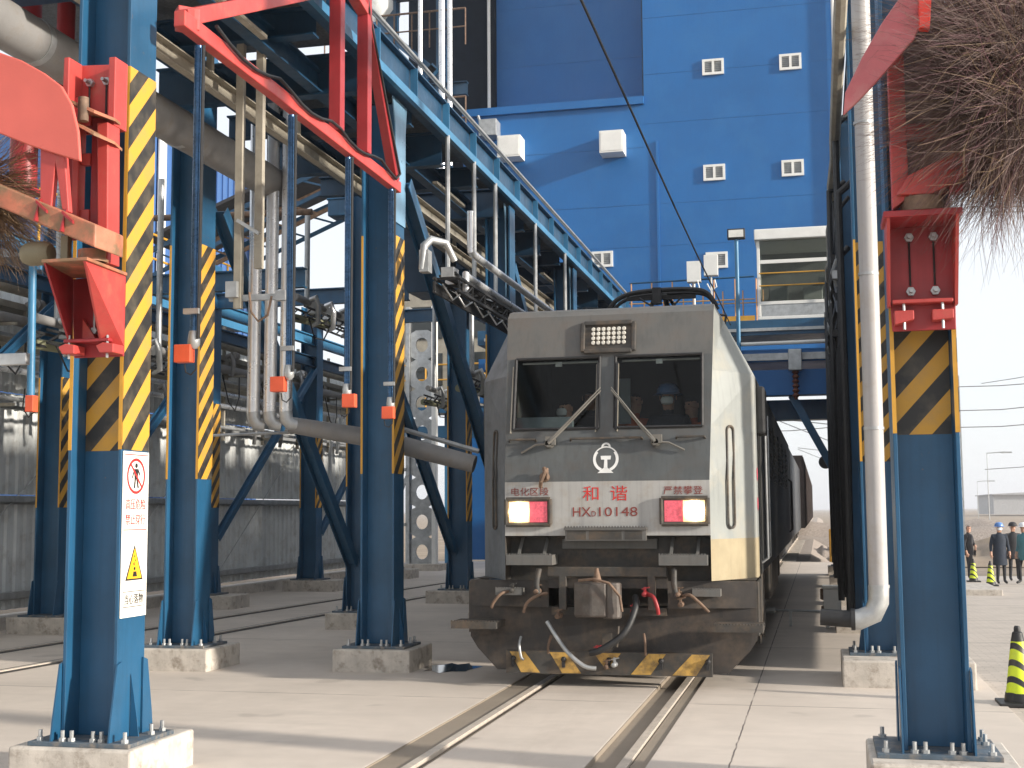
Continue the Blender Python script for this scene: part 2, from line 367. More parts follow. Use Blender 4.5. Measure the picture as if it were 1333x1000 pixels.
for y, l in ((12.4, 'blue column of the corrugated wall at the picture edge'), (18.1, 'blue striped wall column behind the signed column'), (23.2, 'thin striped wall column right of the hanging blue pipe'), (28.6, 'farther blue wall column with narrow stripes'), (34.2, 'farthest blue wall column behind the pipe racks')):
    column(-11.5, y, 6.6, l, 'blue columns along the corrugated wall', (1.9, 3.9), foot=(-.55, .75, -.35, .45), bolts=False)
L['R1'] = column(.68, 8.95, 7.72, 'nearest blue column at right carrying a red bracket', 'blue columns of the right row', (2.28, 3.6), (2.28, 3.0), (-.42, .46, -.5, .42), b=.2, fin=0)
L['R2'] = column(.64, 14.6, 7.72, 'second right blue column behind the white pipe elbow', 'blue columns of the right row', (2.3, 4.7), (2.3, 4.7), (-.46, .83, -.75, .4), fh=.27)
for y, l in ((20.2, 'third right blue column among the black hoses'), (25.8, 'fourth right blue column in the dark row'), (31.4, 'fifth right blue column in the dark row'), (37, 'last right blue column before the blue building')):
    column(.64, y, 7.72, l, 'blue columns of the right row', (1.8, 4.6), bolts=False)
# braces (each welded diagonal is its own member)
def member(p, q, d, wd, label, name='brace', cat='brace', mt=None, group=None):
    s = MB(); s.bar(p, q, wd, .014); 
    p, q = Vector(p), Vector(q); dr = (q-p).normalized(); sd_ = Vector((1, 0, 0)) if abs(dr.x) < .5 else Vector((0, 1, 0))
    up = sd_.cross(dr).normalized()
    s = MB(); s.bar(p, q, wd, .014, up=up)
    for k in (-1, 1):
        o = sd_*(k*(wd/2-.007)); s.bar(p+o, q+o, .014, d, up=up)
    r = s.build(name, mt or blue, bevel=.003); return tag(r, label, cat, group)
BG = 'diagonal braces between the blue columns'
member((-4.78, 14.78, 5.75), (-4.78, 20.0, 1.75), .17, .17, 'long blue diagonal brace descending behind the cab corner', group=BG)
member((-7.1, 14.6, 5.5), (-7.1, 19.4, 1.0), .17, .17, 'dark diagonal brace left of the column beside the cab', group=BG)
member((-7.1, 19.9, 5.3), (-7.1, 25.2, 1.0), .17, .17, 'dark diagonal brace crossing the grey horizontal pipe', group=BG)
member((-4.78, 20.4, 5.75), (-4.78, 25.7, 1.75), .17, .17, 'blue diagonal brace hidden largely behind the cab roof', group=BG)
for k, (a, b) in enumerate(((12.6, 17.9), (18.3, 23.0), (23.4, 28.4), (28.8, 34.0))):
    member((-11.35, a, 1.3), (-11.35, b, 5.1), .13, .13, ['bright blue brace rising at the left picture edge', 'blue wall brace rising behind the signed column', 'blue wall brace rising right of the thin striped column', 'farthest blue wall brace near the machinery tower'][k], group='blue braces on the corrugated wall')
# haunched heads of the inner row columns
# ------------------------------------------------------------------ gantry walkway
W = thing('walkway_girder', (-4.64, 14, 0), 'long blue walkway girder with handrail running back above the locomotive', 'walkway')
s = MB(); s.ibeam((-4.72, 6, 6.96), (-4.72, 33.6, 6.96), .46, .16); s.build('girder', darkblue, W)
s = MB()
for x in (-4.625,):
    s.box(-4.66, -4.6, 6, 33.6, 6.7, 6.8)
s.build('flange', blue2, W)
for k in range(20):
    y = 6.4+k*1.4
    s = MB(); s.box(-4.70, -4.61, y-.008, y+.008, 6.80, 7.17); s.build('stiffener', blue2, W)
s = MB(); s.tube([(-4.6, 6, 7.27), (-4.6, 33.5, 7.27)], .022, 8); s.tube([(-4.66, 6, 7.3), (-4.66, 33.5, 7.3)], .016, 6); s.build('handrail', galv, W, smooth=True)
for y, nm in ((14.6, 0), (20.2, 1), (25.8, 2), (31.4, 3)):
    s = MB(); s.polyX([(y-.30, 6.69), (y+.24, 6.69), (y+.19, 6.35), (y+.185, 5.2), (y-.185, 5.2), (y-.2, 6.4)], -4.773, .014)
    s.build('haunch_plate', blue3, W)
s = MB(); s.box(-7.05, -4.85, 9.0, 13.4, 7.02, 7.05); s.box(-7.05, -4.85, 14.1, 18.5, 7.02, 7.05); s.box(-7.05, -4.85, 19.6, 26.0, 7.02, 7.05); s.box(-7.05, -4.85, 27, 33.5, 7.02, 7.05)
s.build('grating_deck', grate, W)
DK = thing('upper_deck_frame', (-6, 20, 0), 'dark blue crossbeams and decking above the left track', 'deck frame')
for k in range(17):
    y = 7.0+k*1.6 + (.25 if k % 2 else 0)
    s = MB(); d = .46 if k % 2 == 0 else .3
    s.ibeam((-9.6 if y < 12 else -7.3, y, 6.9-d/2), (-4.83, y, 6.9-d/2), d, .16); s.build('crossbeam', darkblue, DK)
for x, z in ((-5.35, 6.6), (-6.4, 6.55), (-7.25, 7.3)):
    s = MB(); s.ibeam((x, 7, z), (x, 33.4, z), .26, .14); s.build('stringer', darkblue, DK)
for (x, y0, y1, z) in ((-6.0, 9.4, 31, 6.2), (-5.3, 16, 31, 6.0)):
    s = MB(); s.box(x, x+.012, y0, y1, z-.09, z+.09); s.box(x+.012, x+.09, y0, y1, z+.075, z+.09); s.box(x+.012, x+.09, y0, y1, z-.09, z-.075)
    s.build('cream_channel', cream, DK)
for k in range(10):
    y = 9.6+k*2.3
    s = MB(); s.box(-5.96, -5.9, y, y+.06, 6.28, 6.6); s.build('hanger', cream, DK)
for k in range(9):
    y = 10.0+k*2.45; x = -5.15-.5*(k % 3)
    s = MB(); s.bar((x, y, 6.42), (x, y+1.5, 6.42), .07, .04); s.build('cable_duct', cream, DK)
for k in range(2):
    y0 = 6.6+k*4
    s = MB(); s.box(-9.5, -7.4, y0, y0+3.8, 7.56, 7.6); s.build('deck_plate', grate, DK)
# clutter hanging below the deck: pipes, hoppers
for k, (x, y, w_) in enumerate(((-6.7, 21.5, .9), (-6.4, 25, .8))):
    s = MB(); s.prism([(x-w_/2, y, 6.6), (x+w_/2, y, 6.6), (x+w_/2, y, 6.1), (x+w_*.2, y, 5.6), (x-w_*.2, y, 5.6), (x-w_/2, y, 6.1)], (0, .9, 0))
    s.build('hopper', darkblue, DK, bevel=.01)
# rods hanging from the girder to the pipe tray
for k, (x, y) in enumerate(((-4.62, 16.15), (-4.62, 17.5), (-4.62, 18.75), (-4.62, 21.6), (-4.62, 24.3))):
    s = MB(); s.tube([(x, y, 4.62), (x, y, 6.72)], .032, 8); s.box(x-.06, x+.5, y-.02, y+.02, 4.6, 4.64)
    tag(s.build('hanger_rod', galv, smooth=True), ['nearest steel rod dropping from the walkway girder to the pipe tray', 'second steel hanger rod of the pipe tray', 'third steel hanger rod of the pipe tray', 'fourth steel hanger rod above the cab roof', 'farthest steel hanger rod under the walkway'][k], 'hanger rod', 'hanger rods of the pipe tray')
PT = thing('pipe_tray', (-4.1, 15, 4.5), 'two silver pipes on a black lattice tray beside the cab roof', 'pipe tray')
for x, z, y0, r_ in ((-3.95, 4.86, 14.8, .045), (-4.12, 4.66, 15.2, .045)):
    s = MB(); s.tube([(x, y0, z+.5 if x > -4 else z-.2), (x, y0, z+.02), (x, y0+.08, z), (x, 28, z)], r_, 12); s.build('pipe', silver, PT, smooth=True)
s = MB()
for x in (-4.35, -4.05):
    s.bar((x, 14.6, 4.38), (x, 28, 4.38), .03, .03); s.bar((x, 14.6, 4.54), (x, 28, 4.54), .03, .03)
    for k in range(44):
        y = 14.65+k*.3; s.bar((x, y, 4.39), (x, y+.3, 4.53) if k % 2 else (x, y+.001, 4.53), .018, .018)
for k in range(28): s.box(-4.35, -4.05, 14.7+k*.48, 14.73+k*.48, 4.53, 4.56)
s.box(-4.36, -4.34, 14.6, 28, 4.40, 4.5)
s.build('lattice_tray', black, PT)
for q in range(5):
    s = MB(); s.tube([(-4.3+.05*q+.02*math.sin(j*1.7+q), 14.7+j*.6, 4.58+.03*math.sin(j*2.3+q*2)) for j in range(20)], .018, 6); s.build('cable', black, PT, smooth=True)
for k in range(9):
    y = 14.7+k*.75+random.uniform(-.1, .1)
    s = MB(); s.cbox((-4.28+random.uniform(-.05, .08), y, 4.62), (.16, .22, .12)); s.tube([(-4.3, y, 4.5), (-4.2, y+.1, 4.32), (-4.15, y+.25, 4.4)], .014, 6); s.build('valve', silver if k % 2 else galv, PT, bevel=.01)
s = MB(); s.tube([(-4.45, 14.45, 4.62), (-4.42, 14.45, 4.9), (-4.35, 14.5, 4.98), (-4.2, 14.6, 4.95), (-4.12, 14.7, 4.75)], [.04, .05, .05, .045, .04], 12); s.cbox((-4.42, 14.5, 4.72), (.11, .16, .26))
s.build('fitting', galv, PT, smooth=True)
# right row head girder and cables
RG = thing('right_girder', (.64, 20, 7), 'girder along the top of the right column row', 'girder')
s = MB(); s.ibeam((.66, 8.4, 7.9), (.66, 38, 7.9), .34, .24); s.build('girder', darkblue, RG)
HB = thing('hose_bundle', (.36, 22, 0), 'black hoses and cables running along the inner face of the right columns', 'hoses')
random.seed(3)
for k in range(26):
    y = 16.0+k*.85+random.uniform(-.2, .2); x = .33+random.uniform(-.06, .05); z1 = random.uniform(4.8, 6.9)
    s = MB(); s.tube([(x, y, .5), (x+random.uniform(-.03, .03), y+.02, 2.5), (x, y+.05, z1), (.5, y+.1, z1+.15)], random.choice((.022, .03, .045)), 8); s.build('hose', black, HB, smooth=True)
for z, r_, mt in ((6.55, .07, cream), (5.35, .05, black), (5.0, .04, galv), (4.55, .06, black), (4.3, .05, black)):
    s = MB(); pts = [(.36-(.05 if z < 5 else 0), 12.8 if z > 6 else 16+.8*(7-z), z+.4)] + [(.33+.02*math.sin(k*2.1), 17+k*1.2, z+.06*math.sin(k*1.7)) for k in range(17)]
    s.tube(pts, r_, 8); s.build('cable', mt, HB, smooth=True)
for k in range(10):
    y = 16.6+k*.9
    s = MB(); s.cbox((.3, y, 4.1+.5*math.sin(k*2.3)+.6), (.12, .14, .1)); s.tube([(.3, y, 4.9), (.24, y+.1, 4.75), (.3, y+.2, 4.6)], .025, 8); s.build('clamp', galv if k % 3 == 0 else black, HB, smooth=True)
CP = thing('windbreak_screen', (.66, 27, 0), 'dark windbreak screen closing the far part of the right column row', 'screen')
for k, (a, b) in enumerate(((15.2, 19.9), (20.5, 25.5), (26.1, 31.1), (31.7, 36.7))):
    s = MB(); nn = 30
    for i in range(nn):
        y0 = a+(b-a)*i/nn; y1 = a+(b-a)*(i+1)/nn; s.box(.78+(.02 if i % 2 else 0), .80+(.02 if i % 2 else 0), y0, y1, .25, 6.9)
    s.build('panel', darkblue, CP)
for n_ in (0.9, 2.6, 4.4):
    s = MB(); s.box(.70, .76, 15.0, 36.9, n_, n_+.1); s.build('rail', darkblue, CP)
# base clutter at the foot of the right row
s = MB(); s.cbox((.15, 20.6, .38), (.26, .2, .42)); s.cbox((.15, 20.6, .62), (.3, .24, .05)); s.box(.05, .1, 20.55, 20.65, 0, .2); s.box(.2, .25, 20.55, 20.65, 0, .2)
tag(s.build('junction_box', white, bevel=.012), 'small white junction box on the ground beside the right columns', 'junction box')
s = MB(); s.lathe((.1, 23.5, .0), [(.12, 0), (.12, .12), (.07, .14), (.07, .22), (.13, .24), (.13, .42), (.05, .44)], 16)
tag(s.build('hydrant', rust, smooth=True), 'squat rusty stand pipe behind the white junction box', 'stand pipe')
s = MB(); s.tube([(-.75, 20.9, .24), (.03, 20.7, .24)], .018, 8); s.lathe((-.8, 20.9, .24), [(.02, -.1), (.05, -.08), (.05, .08), (.02, .1)], 10, 'X'); s.box(-.5, -.46, 20.8, 20.86, 0, .24)
tag(s.build('wheel_sensor', galv, smooth=True), 'silver sensor arm reaching from the white box towards the wheels', 'sensor')
# white insulated pipe
WP = thing('white_riser_pipe', (.52, 13.9, 0), 'tall white insulated riser pipe left of the nearest right column, elbow at the foot', 'pipe')
pw = mat('weathered_white_cladding', (.40, .385, .38), .5, var=.1, scale=2, dirt=(.33, .29, .25), dthr=(.5, .8), streak=.3)
s = MB(); s.tube([(.56, 13.85, .95), (.58, 13.85, 9.2)], .097, 20); s.build('riser', pw, WP, smooth=True)
s = MB(); s.tube([(.56, 13.85, 1.02), (.555, 13.85, .86), (.5, 13.85, .74), (.36, 13.85, .68), (.3, 13.85, .68)], .104, 20); s.build('elbow', galv, WP, smooth=True)
s = MB(); s.tube([(.3, 13.85, .68), (-.02, 13.87, .70)], .085, 16); s.lathe((.3, 13.85, .68), [(.11, -.02), (.11, .02)], 16, 'X'); s.build('inlet', black, WP, smooth=True)
s = MB()
for z in (1.0, 2.6, 4.2, 5.8): s = MB(); s.lathe((.565, 13.85, z), [(.104, 0), (.104, .03)], 20); s.build('clamp_band', galv, WP, smooth=True)
# ------------------------------------------------------------------ pipes on the left
LP = thing('overhead_pipe', (-6.45, 12, 6), 'large dusty grey pipe crossing the upper left behind the signed column', 'pipe')
s = MB(); s.tube([(-6.64, 5.5, 5.95), (-6.62, 10, 5.94), (-6.6, 15.35, 5.93)], .205, 24); s.build('pipe', greypipe, LP, smooth=True)
s = MB()
for y in (7.2, 9.9, 12.6, 15.2): s = MB(); s.lathe((-6.62, y, 5.94), [(.213, -.04), (.213, .04)], 24, 'Y'); s.build('joint_band', galv, LP, smooth=True)
pass
DU = thing('duct_stack', (-6.5, 14.9, 0), 'three upright silver ducts hanging between the two nearest left columns', 'ducts')
for x in (-6.76, -6.54, -6.33):
    s = MB(); s.tube([(x, 14.9, 3.02), (x+.01, 14.9, 5.2), (x+.01, 14.9, 7.0)], .080, 20); s.build('duct', silver, DU, smooth=True)
    s = MB(); s.tube([(x, 14.9, 3.03), (x+.01, 14.9, 2.94), (x+.05, 14.92, 2.88), (x+.12, 14.96, 2.87)], .083, 20); s.build('duct_elbow', galv, DU, smooth=True)
for x, z0, z1 in ((-5.66, 3.85, 6.9), (-5.44, 4.25, 6.9)):
    s = MB(); s.box(x-.04, x+.04, 12.05, 12.12, z0, z1); s.build('support_post', cream, DU, bevel=.004)
s = MB(); s.box(-5.76, -5.1, 12.08, 12.13, 3.93, 3.99); s.cbox((-5.7, 12.04, 4.04), (.12, .09, .16)); s.cbox((-5.18, 12.06, 3.96), (.1, .08, .1)); s.build('support_bracket', galv, DU); s = MB(); s.bar((-5.66, 12.04, 4.75), (-5.42, 12.04, 4.6), .035, .035); s.build('support_tie', galv, DU)
s = MB(); s.tube([(-5.5, 12, 4.0), (-5.48, 12, 3.8), (-5.4, 12, 3.7), (-5.3, 12, 3.76), (-5.26, 12, 3.95)], .012, 6); s.build('cable_loop', rust, DU, smooth=True)
s = MB(); s.tube([(-6.3, 14.98, 2.87), (-5.2, 15.12, 2.68), (-4.02, 15.2, 2.36)], [.10, .115, .105], 20)
HP = tag(s.build('horizontal_pipe', greypipe, smooth=True), 'grey horizontal pipe passing behind the column left of the cab', 'pipe')
s = MB(); s.tube([(-7.6, 15.3, 2.78), (-5.0, 15.32, 2.82)], .018, 8); s.tube([(-5.0, 15.32, 2.82), (-4.0, 15.34, 2.52)], .03, 8)
tag(s.build('thin_pipe', galv, smooth=True), 'thin light pipe lying along the top of the grey horizontal pipe', 'pipe')
# ------------------------------------------------------------------ red spray frame with hanging pipes
RF = thing('red_boom_frame', (-4.4, 11, 5), 'red steel boom frame slanting across the upper left below the walkway', 'boom frame')
def rb(p, q, w_=.11, h_=.13, nm='bar', mt=None):
    s = MB(); s.bar(p, q, w_, h_); return s.build(nm, mt or red, RF, bevel=.008)
rb((-4.4, 8.35, 5.36), (-4.4, 13.38, 5.33), .09, .12, 'lower_chord')
rb((-4.4, 8.5, 5.42), (-4.47, 8.58, 5.42), .16, .17, 'end_block')
rb((-4.42, 8.45, 5.40), (-4.42, 11.5, 6.85), .1, .12, 'back_stay', red)
rb((-4.4, 11.52, 5.42), (-4.4, 11.52, 7.2), .12, .12, 'upright', redd)
rb((-4.4, 12.3, 5.42), (-4.4, 12.3, 7.2), .12, .12, 'upright', redd)
rb((-4.4, 13.28, 5.38), (-4.4, 12.2, 7.1), .1, .1, 'diagonal', redd)
rb((-4.4, 11.0, 7.15), (-4.4, 12.3, 6.9), .12, .1, 'top_link', red)
s = MB(); s.tube([(-4.33, 8.8, 5.46)] + [(-4.33, 8.8+.24*k, 5.46-.10*abs(math.sin(k*.6))) for k in range(1, 19)] + [(-4.33, 13.26, 5.45), (-4.35, 12.3, 6.9), (-4.35, 12.15, 7.3)], .015, 8)
s.build('hose', black, RF, smooth=True)
blue_met = mat('glossy_blue_tube', (.03, .09, .19), .28, .35, var=.3, scale=8)
for k, y in enumerate((8.66, 10.42, 11.84, 13.16)):
    z0 = (3.04, 2.98, 2.95, 2.93)[k]
    p = thing('spray_pendant', (-4.4, y, 5.3), ['nearest hanging blue spray pipe with a square orange box at its foot', 'second hanging spray pipe, its orange box in front of the ducts', 'third hanging spray pipe, its orange box behind a column edge', 'farthest hanging spray pipe in front of the column beside the cab'][k], 'spray pipe', 'hanging spray pipes of the red boom')
    s = MB(); s.tube([(-4.4, y, z0), (-4.4, y, 5.26)], .03, 12); s.build('pipe', blue_met, p, smooth=True)
    s = MB(); s.tube([(-4.35, y-.03, z0+.02), (-4.345, y-.03, 5.25)], .013, 6); s.build('hose', black, p, smooth=True)
    s = MB(); s.box(-4.46, -4.34, y-.06, y-.02, z0+.2, z0+.24); s.build('pipe_clip', galv, p); s = MB(); s.lathe((-4.4, y, z0-.02), [(.02, -.03), (.045, 0), (.045, .04), (.036, .1)], 12); s.build('collar', galv, p, smooth=True)
    bx = -4.43 if k < 1 else (-4.34, -4.35, -4.31)[k-1] if False else -4.40
    bc = (-4.47, -4.49, -4.37, -4.42)[k]; s = MB(); s.box(bc-.065, bc+.065, y-.05, y+.03, z0-.15, z0-.02); s.build('sensor_box', orange, p, bevel=.006)
    s = MB(); s.tube([(-4.47, y, z0-.16), (-4.46, y, z0-.22), (-4.42, y, z0-.24), (-4.38, y, z0-.2), (-4.37, y, z0-.05)], .006, 6); s.build('cable_loop', black, p, smooth=True)
# far left hanging pipe by the wall
p = thing('spray_pendant', (-7.9, 12, 5), 'hanging blue spray pipe left of the signed column near the wall', 'spray pipe', 'hanging spray pipes of the red boom')
s = MB(); s.tube([(-7.93, 12, 3.0), (-7.95, 12, 4.35), (-7.95, 12, 4.5)], .04, 12); s.build('pipe', blue2, p, smooth=True)
s = MB(); s.box(-7.93, -7.84, 11.9, 12.0, 2.85, 3.02); s.build('sensor_box', orange, p, bevel=.006)
s = MB(); s.tube([(-8.0, 12, 3.1), (-8.02, 12, 2.9), (-7.95, 12, 2.8), (-7.88, 12, 2.86)], .008, 6); s.build('cable_loop', black, p, smooth=True)
s = MB(); s.bar((-5.25, 7.9, 2.86), (-8.6, 7.9, 2.86), .05, .08, up=(0, 0, 1))
tag(s.build('gate_bar', galv, bevel=.004), 'pale horizontal bar reaching out from the signed column to the left', 'bar')
#@@RED
# ------------------------------------------------------------------ red brush arms
LB = thing('red_brush_arm', (-4.9, 8, 3), 'red steel arm with guard plate on the nearest left column', 'brush arm')
def pl(pts, y, t, nm, mt=red, par=None, bev=.006):
    s = MB(); s.polyY(pts, y, t); return s.build(nm, mt, par or LB, bevel=bev)
salmon = mat('salmon_red_paint', (.62, .12, .09), .35, var=.1, scale=1.5)
dusty = mat('dusty_red_paint', (.46, .15, .085), .6, var=.3, scale=5, dirt=(.22, .13, .07), dthr=(.42, .6))
pl([(-4.96, 4.92), (-4.58, 4.90), (-4.58, 4.42), (-4.97, 4.42)], 7.95, .02, 'mounting_plate')
pl([(-4.96, 4.92), (-4.92, 4.92), (-4.92, 4.42), (-4.97, 4.42)], 7.78, .17, 'mounting_rib'); pl([(-4.63, 4.90), (-4.58, 4.90), (-4.58, 4.42), (-4.63, 4.42)], 7.8, .15, 'mounting_rib')
for x in (-4.85, -4.72):
    s = MB(); s.lathe((x, 7.92, 4.78), [(.03, 0), (.03, .03)], 6, 'Y'); s.lathe((x, 7.87, 4.78), [(.013, 0), (.013, .05)], 8, 'Y'); s.build('bolt', galv, LB)
    s = MB(); s.tube([(x, 7.93, 4.75), (x, 7.93, 4.55)], .007, 6); s.build('cable', black, LB)
pl([(-4.97, 4.66), (-4.89, 4.66), (-4.89, 3.66), (-4.97, 3.66)], 7.86, .03, 'swing_web', redd)
pl([(-4.89, 4.50), (-4.84, 4.50), (-4.84, 3.78), (-4.89, 3.78)], 7.8, .09, 'swing_post')
pl([(-4.77, 4.50), (-4.63, 4.50), (-4.63, 3.48), (-4.70, 3.48), (-4.70, 3.7), (-4.77, 3.7)], 7.84, .05, 'swing_post', redd)
pl([(-4.66, 4.42), (-4.58, 4.42), (-4.56, 3.46), (-4.63, 3.46)], 7.72, .16, 'swing_post')
pl([(-4.84, 4.25), (-4.77, 4.25), (-4.77, 4.17), (-4.84, 4.17)], 7.83, .05, 'swing_crossbar'); pl([(-4.84, 4.54), (-4.77, 4.54), (-4.77, 4.44), (-4.84, 4.44)], 7.83, .05, 'swing_crossbar'); pl([(-4.84, 3.86), (-4.77, 3.86), (-4.77, 3.78), (-4.84, 3.78)], 7.83, .05, 'swing_crossbar')
s = MB(); s.prism([(-4.80, 7.5, 4.53), (-4.58, 7.55, 4.43), (-4.54, 7.75, 4.43), (-4.6, 7.95, 4.45), (-4.82, 7.9, 4.53)], (0, 0, .02)); s.prism([(-4.78, 7.5, 4.40), (-4.58, 7.55, 4.28), (-4.54, 7.75, 4.27), (-4.6, 7.95, 4.28), (-4.8, 7.9, 4.40)], (0, 0, .02)); s.build('hinge_plate', dusty, LB)
s = MB(); s.lathe((-4.66, 7.55, 4.38), [(.035, 0), (.035, .16)], 14); s.build('hinge_pin', rust, LB, smooth=True)
gp = [(-5.9, 5.0), (-5.45, 4.94), (-5.19, 4.84), (-5.02, 4.77), (-4.85, 4.67), (-4.72, 4.57), (-4.64, 4.44), (-4.59, 4.26), (-4.57, 4.06), (-4.69, 4.10), (-4.94, 4.19), (-5.17, 4.29), (-5.9, 4.56)]
s = MB(); s.polyY(gp, 7.38, .03); s.build('guard_plate', salmon, LB, bevel=.008)
for gl_ in ([(-4.88, 4.18), (-4.76, 4.14), (-4.79, 3.78), (-4.87, 3.80)], [(-4.78, 4.14), (-4.70, 4.11), (-4.66, 3.74), (-4.71, 3.76)]):
    s = MB(); s.polyY(gl_, 7.41, .05); s.build('guard_leg', red, LB, bevel=.006)
s = MB(); s.prism([(-5.9, 7.3, 4.28), (-5.16, 7.38, 3.95), (-4.45, 7.38, 3.64), (-4.40, 7.55, 3.62), (-4.46, 7.75, 3.64), (-5.16, 7.75, 3.95), (-5.9, 7.75, 4.28)], (0, 0, -.15)); s.build('lower_arm', dusty, LB, bevel=.01)
for x, z in ((-4.87, 3.8), (-4.68, 3.72)):
    s = MB(); s.prism([(x, 7.40, z+.04), (x+.012, 7.40, z+.04), (x+.012, 7.34, z-.12), (x, 7.34, z-.12)], (0, .06, 0)); s.prism([(x, 7.36, z+.02), (x+.08, 7.36, z-.05), (x+.08, 7.36, z-.07), (x, 7.36, z)], (0, .02, 0)); s.build('arm_lug', redd, LB)
s = MB(); s.lathe((-4.60, 7.6, 3.44), [(.09, 0), (.09, .08)], 20); s.lathe((-4.60, 7.6, 3.44), [(.105, -.0), (.105, .02)], 20); s.build('pivot', dusty, LB, smooth=True)
s = MB(); s.lathe((-5.0, 7.6, 3.52), [(.06, -.1), (.08, -.06), (.08, .06), (.06, .1)], 14, 'X'); s.box(-4.80, -4.75, 7.55, 7.6, 3.44, 3.62); s.build('arm_motor', mat('olive_motor', (.22, .19, .12), .6), LB, smooth=True)
s = MB(); s.prism([(-4.83, 7.38, 3.41), (-4.50, 7.38, 3.41), (-4.54, 7.95, 3.41), (-4.97, 7.95, 3.41)], (0, 0, .022)); s.build('bracket_top', dusty, LB, bevel=.004)
s = MB(); s.add([(-4.82, 7.39, 3.41), (-4.96, 7.94, 3.41), (-4.95, 7.94, 2.95), (-4.92, 7.86, 2.95)], [(0, 1, 2, 3)]); s.add([(-4.805, 7.39, 3.41), (-4.945, 7.94, 3.41), (-4.935, 7.94, 2.95), (-4.905, 7.86, 2.95)], [(3, 2, 1, 0)]); s.add([(-4.82, 7.39, 3.41), (-4.805, 7.39, 3.41), (-4.905, 7.86, 2.95), (-4.92, 7.86, 2.95)], [(0, 1, 2, 3)]); s.build('bracket_cheek', redd, LB)
s = MB(); s.add([(-4.52, 7.39, 3.41), (-4.555, 7.95, 3.41), (-4.555, 7.95, 2.93), (-4.66, 7.84, 2.96)], [(0, 1, 2, 3)]); s.add([(-4.535, 7.39, 3.41), (-4.57, 7.95, 3.41), (-4.57, 7.95, 2.93), (-4.675, 7.84, 2.96)], [(3, 2, 1, 0)]); s.add([(-4.535, 7.39, 3.41), (-4.52, 7.39, 3.41), (-4.66, 7.84, 2.96), (-4.675, 7.84, 2.96)], [(0, 1, 2, 3)]); s.build('bracket_cheek', red, LB)
pl([(-4.97, 3.41), (-4.56, 3.41), (-4.56, 2.86), (-4.93, 2.86)], 7.95, .02, 'bracket_plate', redd)
pl([(-4.94, 2.975), (-4.60, 2.975), (-4.60, 2.95), (-4.94, 2.95)], 7.83, .12, 'bracket_ledge', redd)
s = MB(); s.prism([(-4.84, 7.9, 2.98), (-4.84, 7.9, 3.12), (-4.74, 7.9, 2.98)], (0, .03, 0)); s.build('bracket_rib', red, LB)
for x0, x1 in ((-4.96, -4.84), (-4.68, -4.55)):
    pl([(x0, 2.92), (x0+.05, 2.94), (x1, 2.93), (x1, 2.87), (x0+.03, 2.87)], 7.80, .14, 'clamp_tab', red)
    s = MB(); s.tube([((x0+x1)/2, 7.84, 2.84), ((x0+x1)/2, 7.84, 3.0)], .009, 6); s.build('bolt', galv, LB)
s = MB(); s.tube([(-4.77, 7.93, 3.04), (-4.77, 7.93, 3.28)], .008, 6); s.lathe((-4.77, 7.92, 3.04), [(.025, 0), (.025, .02)], 6, 'Y'); s.build('bolt', galv, LB)
for x, r_, z0_, lab in ((-7.0, .085, 5.3, 'red upright post behind the big grey pipe, nearer the signed column'), (-7.42, .13, 4.9, 'thick red upright post behind the guard plate at the left edge')):
    s = MB(); s.tube([(x, 11, z0_), (x, 11, 8)], r_, 12); s.box(x-r_-.05, x+r_+.05, 10.86, 11.14, z0_-.02, z0_+.02); tag(s.build('red_post', redd, smooth=True), lab, 'post')
# right arm
RB = thing('red_brush_arm', (.68, 8.6, 3), 'red steel arm with guard plate and four bolted bracket on the nearest right column', 'brush arm')
x0, x1 = .46, .89
pl([(x0, 3.62), (x1, 3.62), (x1-.01, 2.93), (x0+.03, 2.93)], 8.66, .02, 'bracket_plate', redd, RB)
pl([(x0-.02, 3.64), (x1+.02, 3.64), (x1+.02, 3.60), (x0-.02, 3.60)], 8.3, .38, 'bracket_top', redd, RB)
for xa in (x0, x1-.02):
    s = MB(); s.prism([(xa, 8.32, 3.6), (xa, 8.66, 3.6), (xa, 8.66, 3.08), (xa, 8.58, 3.08)], (.02, 0, 0)); s.build('bracket_cheek', red, RB)
pl([(x0+.03, 3.12), (x1-.03, 3.12), (x1-.03, 3.095), (x0+.03, 3.095)], 8.56, .1, 'bracket_ledge', red, RB)
for xa, xb in ((x0+.04, x0+.16), (x1-.16, x1-.03)):
    pl([(xa, 3.05), (xb, 3.05), (xb, 2.99), (xa, 2.98)] if xa > .6 else [(xa, 3.05), (xb, 3.05), (xb, 2.99), (xa, 2.96)], 8.56, .1, 'clamp_tab', red, RB)
    s = MB(); s.tube([((xa+xb)/2, 8.58, 2.93), ((xa+xb)/2, 8.58, 3.1)], .009, 6); s.build('bolt', galv, RB)
for x in (.61, .76):
    for z in (3.53, 3.18):
        s = MB(); s.lathe((x, 8.62, z), [(.03, 0), (.03, .03)], 6, 'Y'); s.lathe((x, 8.58, z), [(.013, 0), (.013, .05)], 8, 'Y'); s.build('bolt', galv, RB)
    s = MB(); s.tube([(x, 8.65, 3.22), (x, 8.65, 3.5)], .007, 6); s.build('cable', black, RB)
s = MB(); s.lathe((.68, 8.42, 3.64), [(.13, 0), (.13, .09)], 20); s.build('pivot', rust, RB, smooth=True)
pl([(.5, 4.75), (.60, 4.75), (.60, 3.73), (.5, 3.66)], 8.35, .12, 'swing_post', red, RB)
pl([(.84, 4.6), (.92, 4.6), (.92, 3.75), (.84, 3.75)], 8.35, .1, 'swing_post', redd, RB)
pl([(.5, 4.2), (1.4, 4.2), (1.4, 4.1), (.5, 4.1)], 8.36, .08, 'swing_crossbar', red, RB)
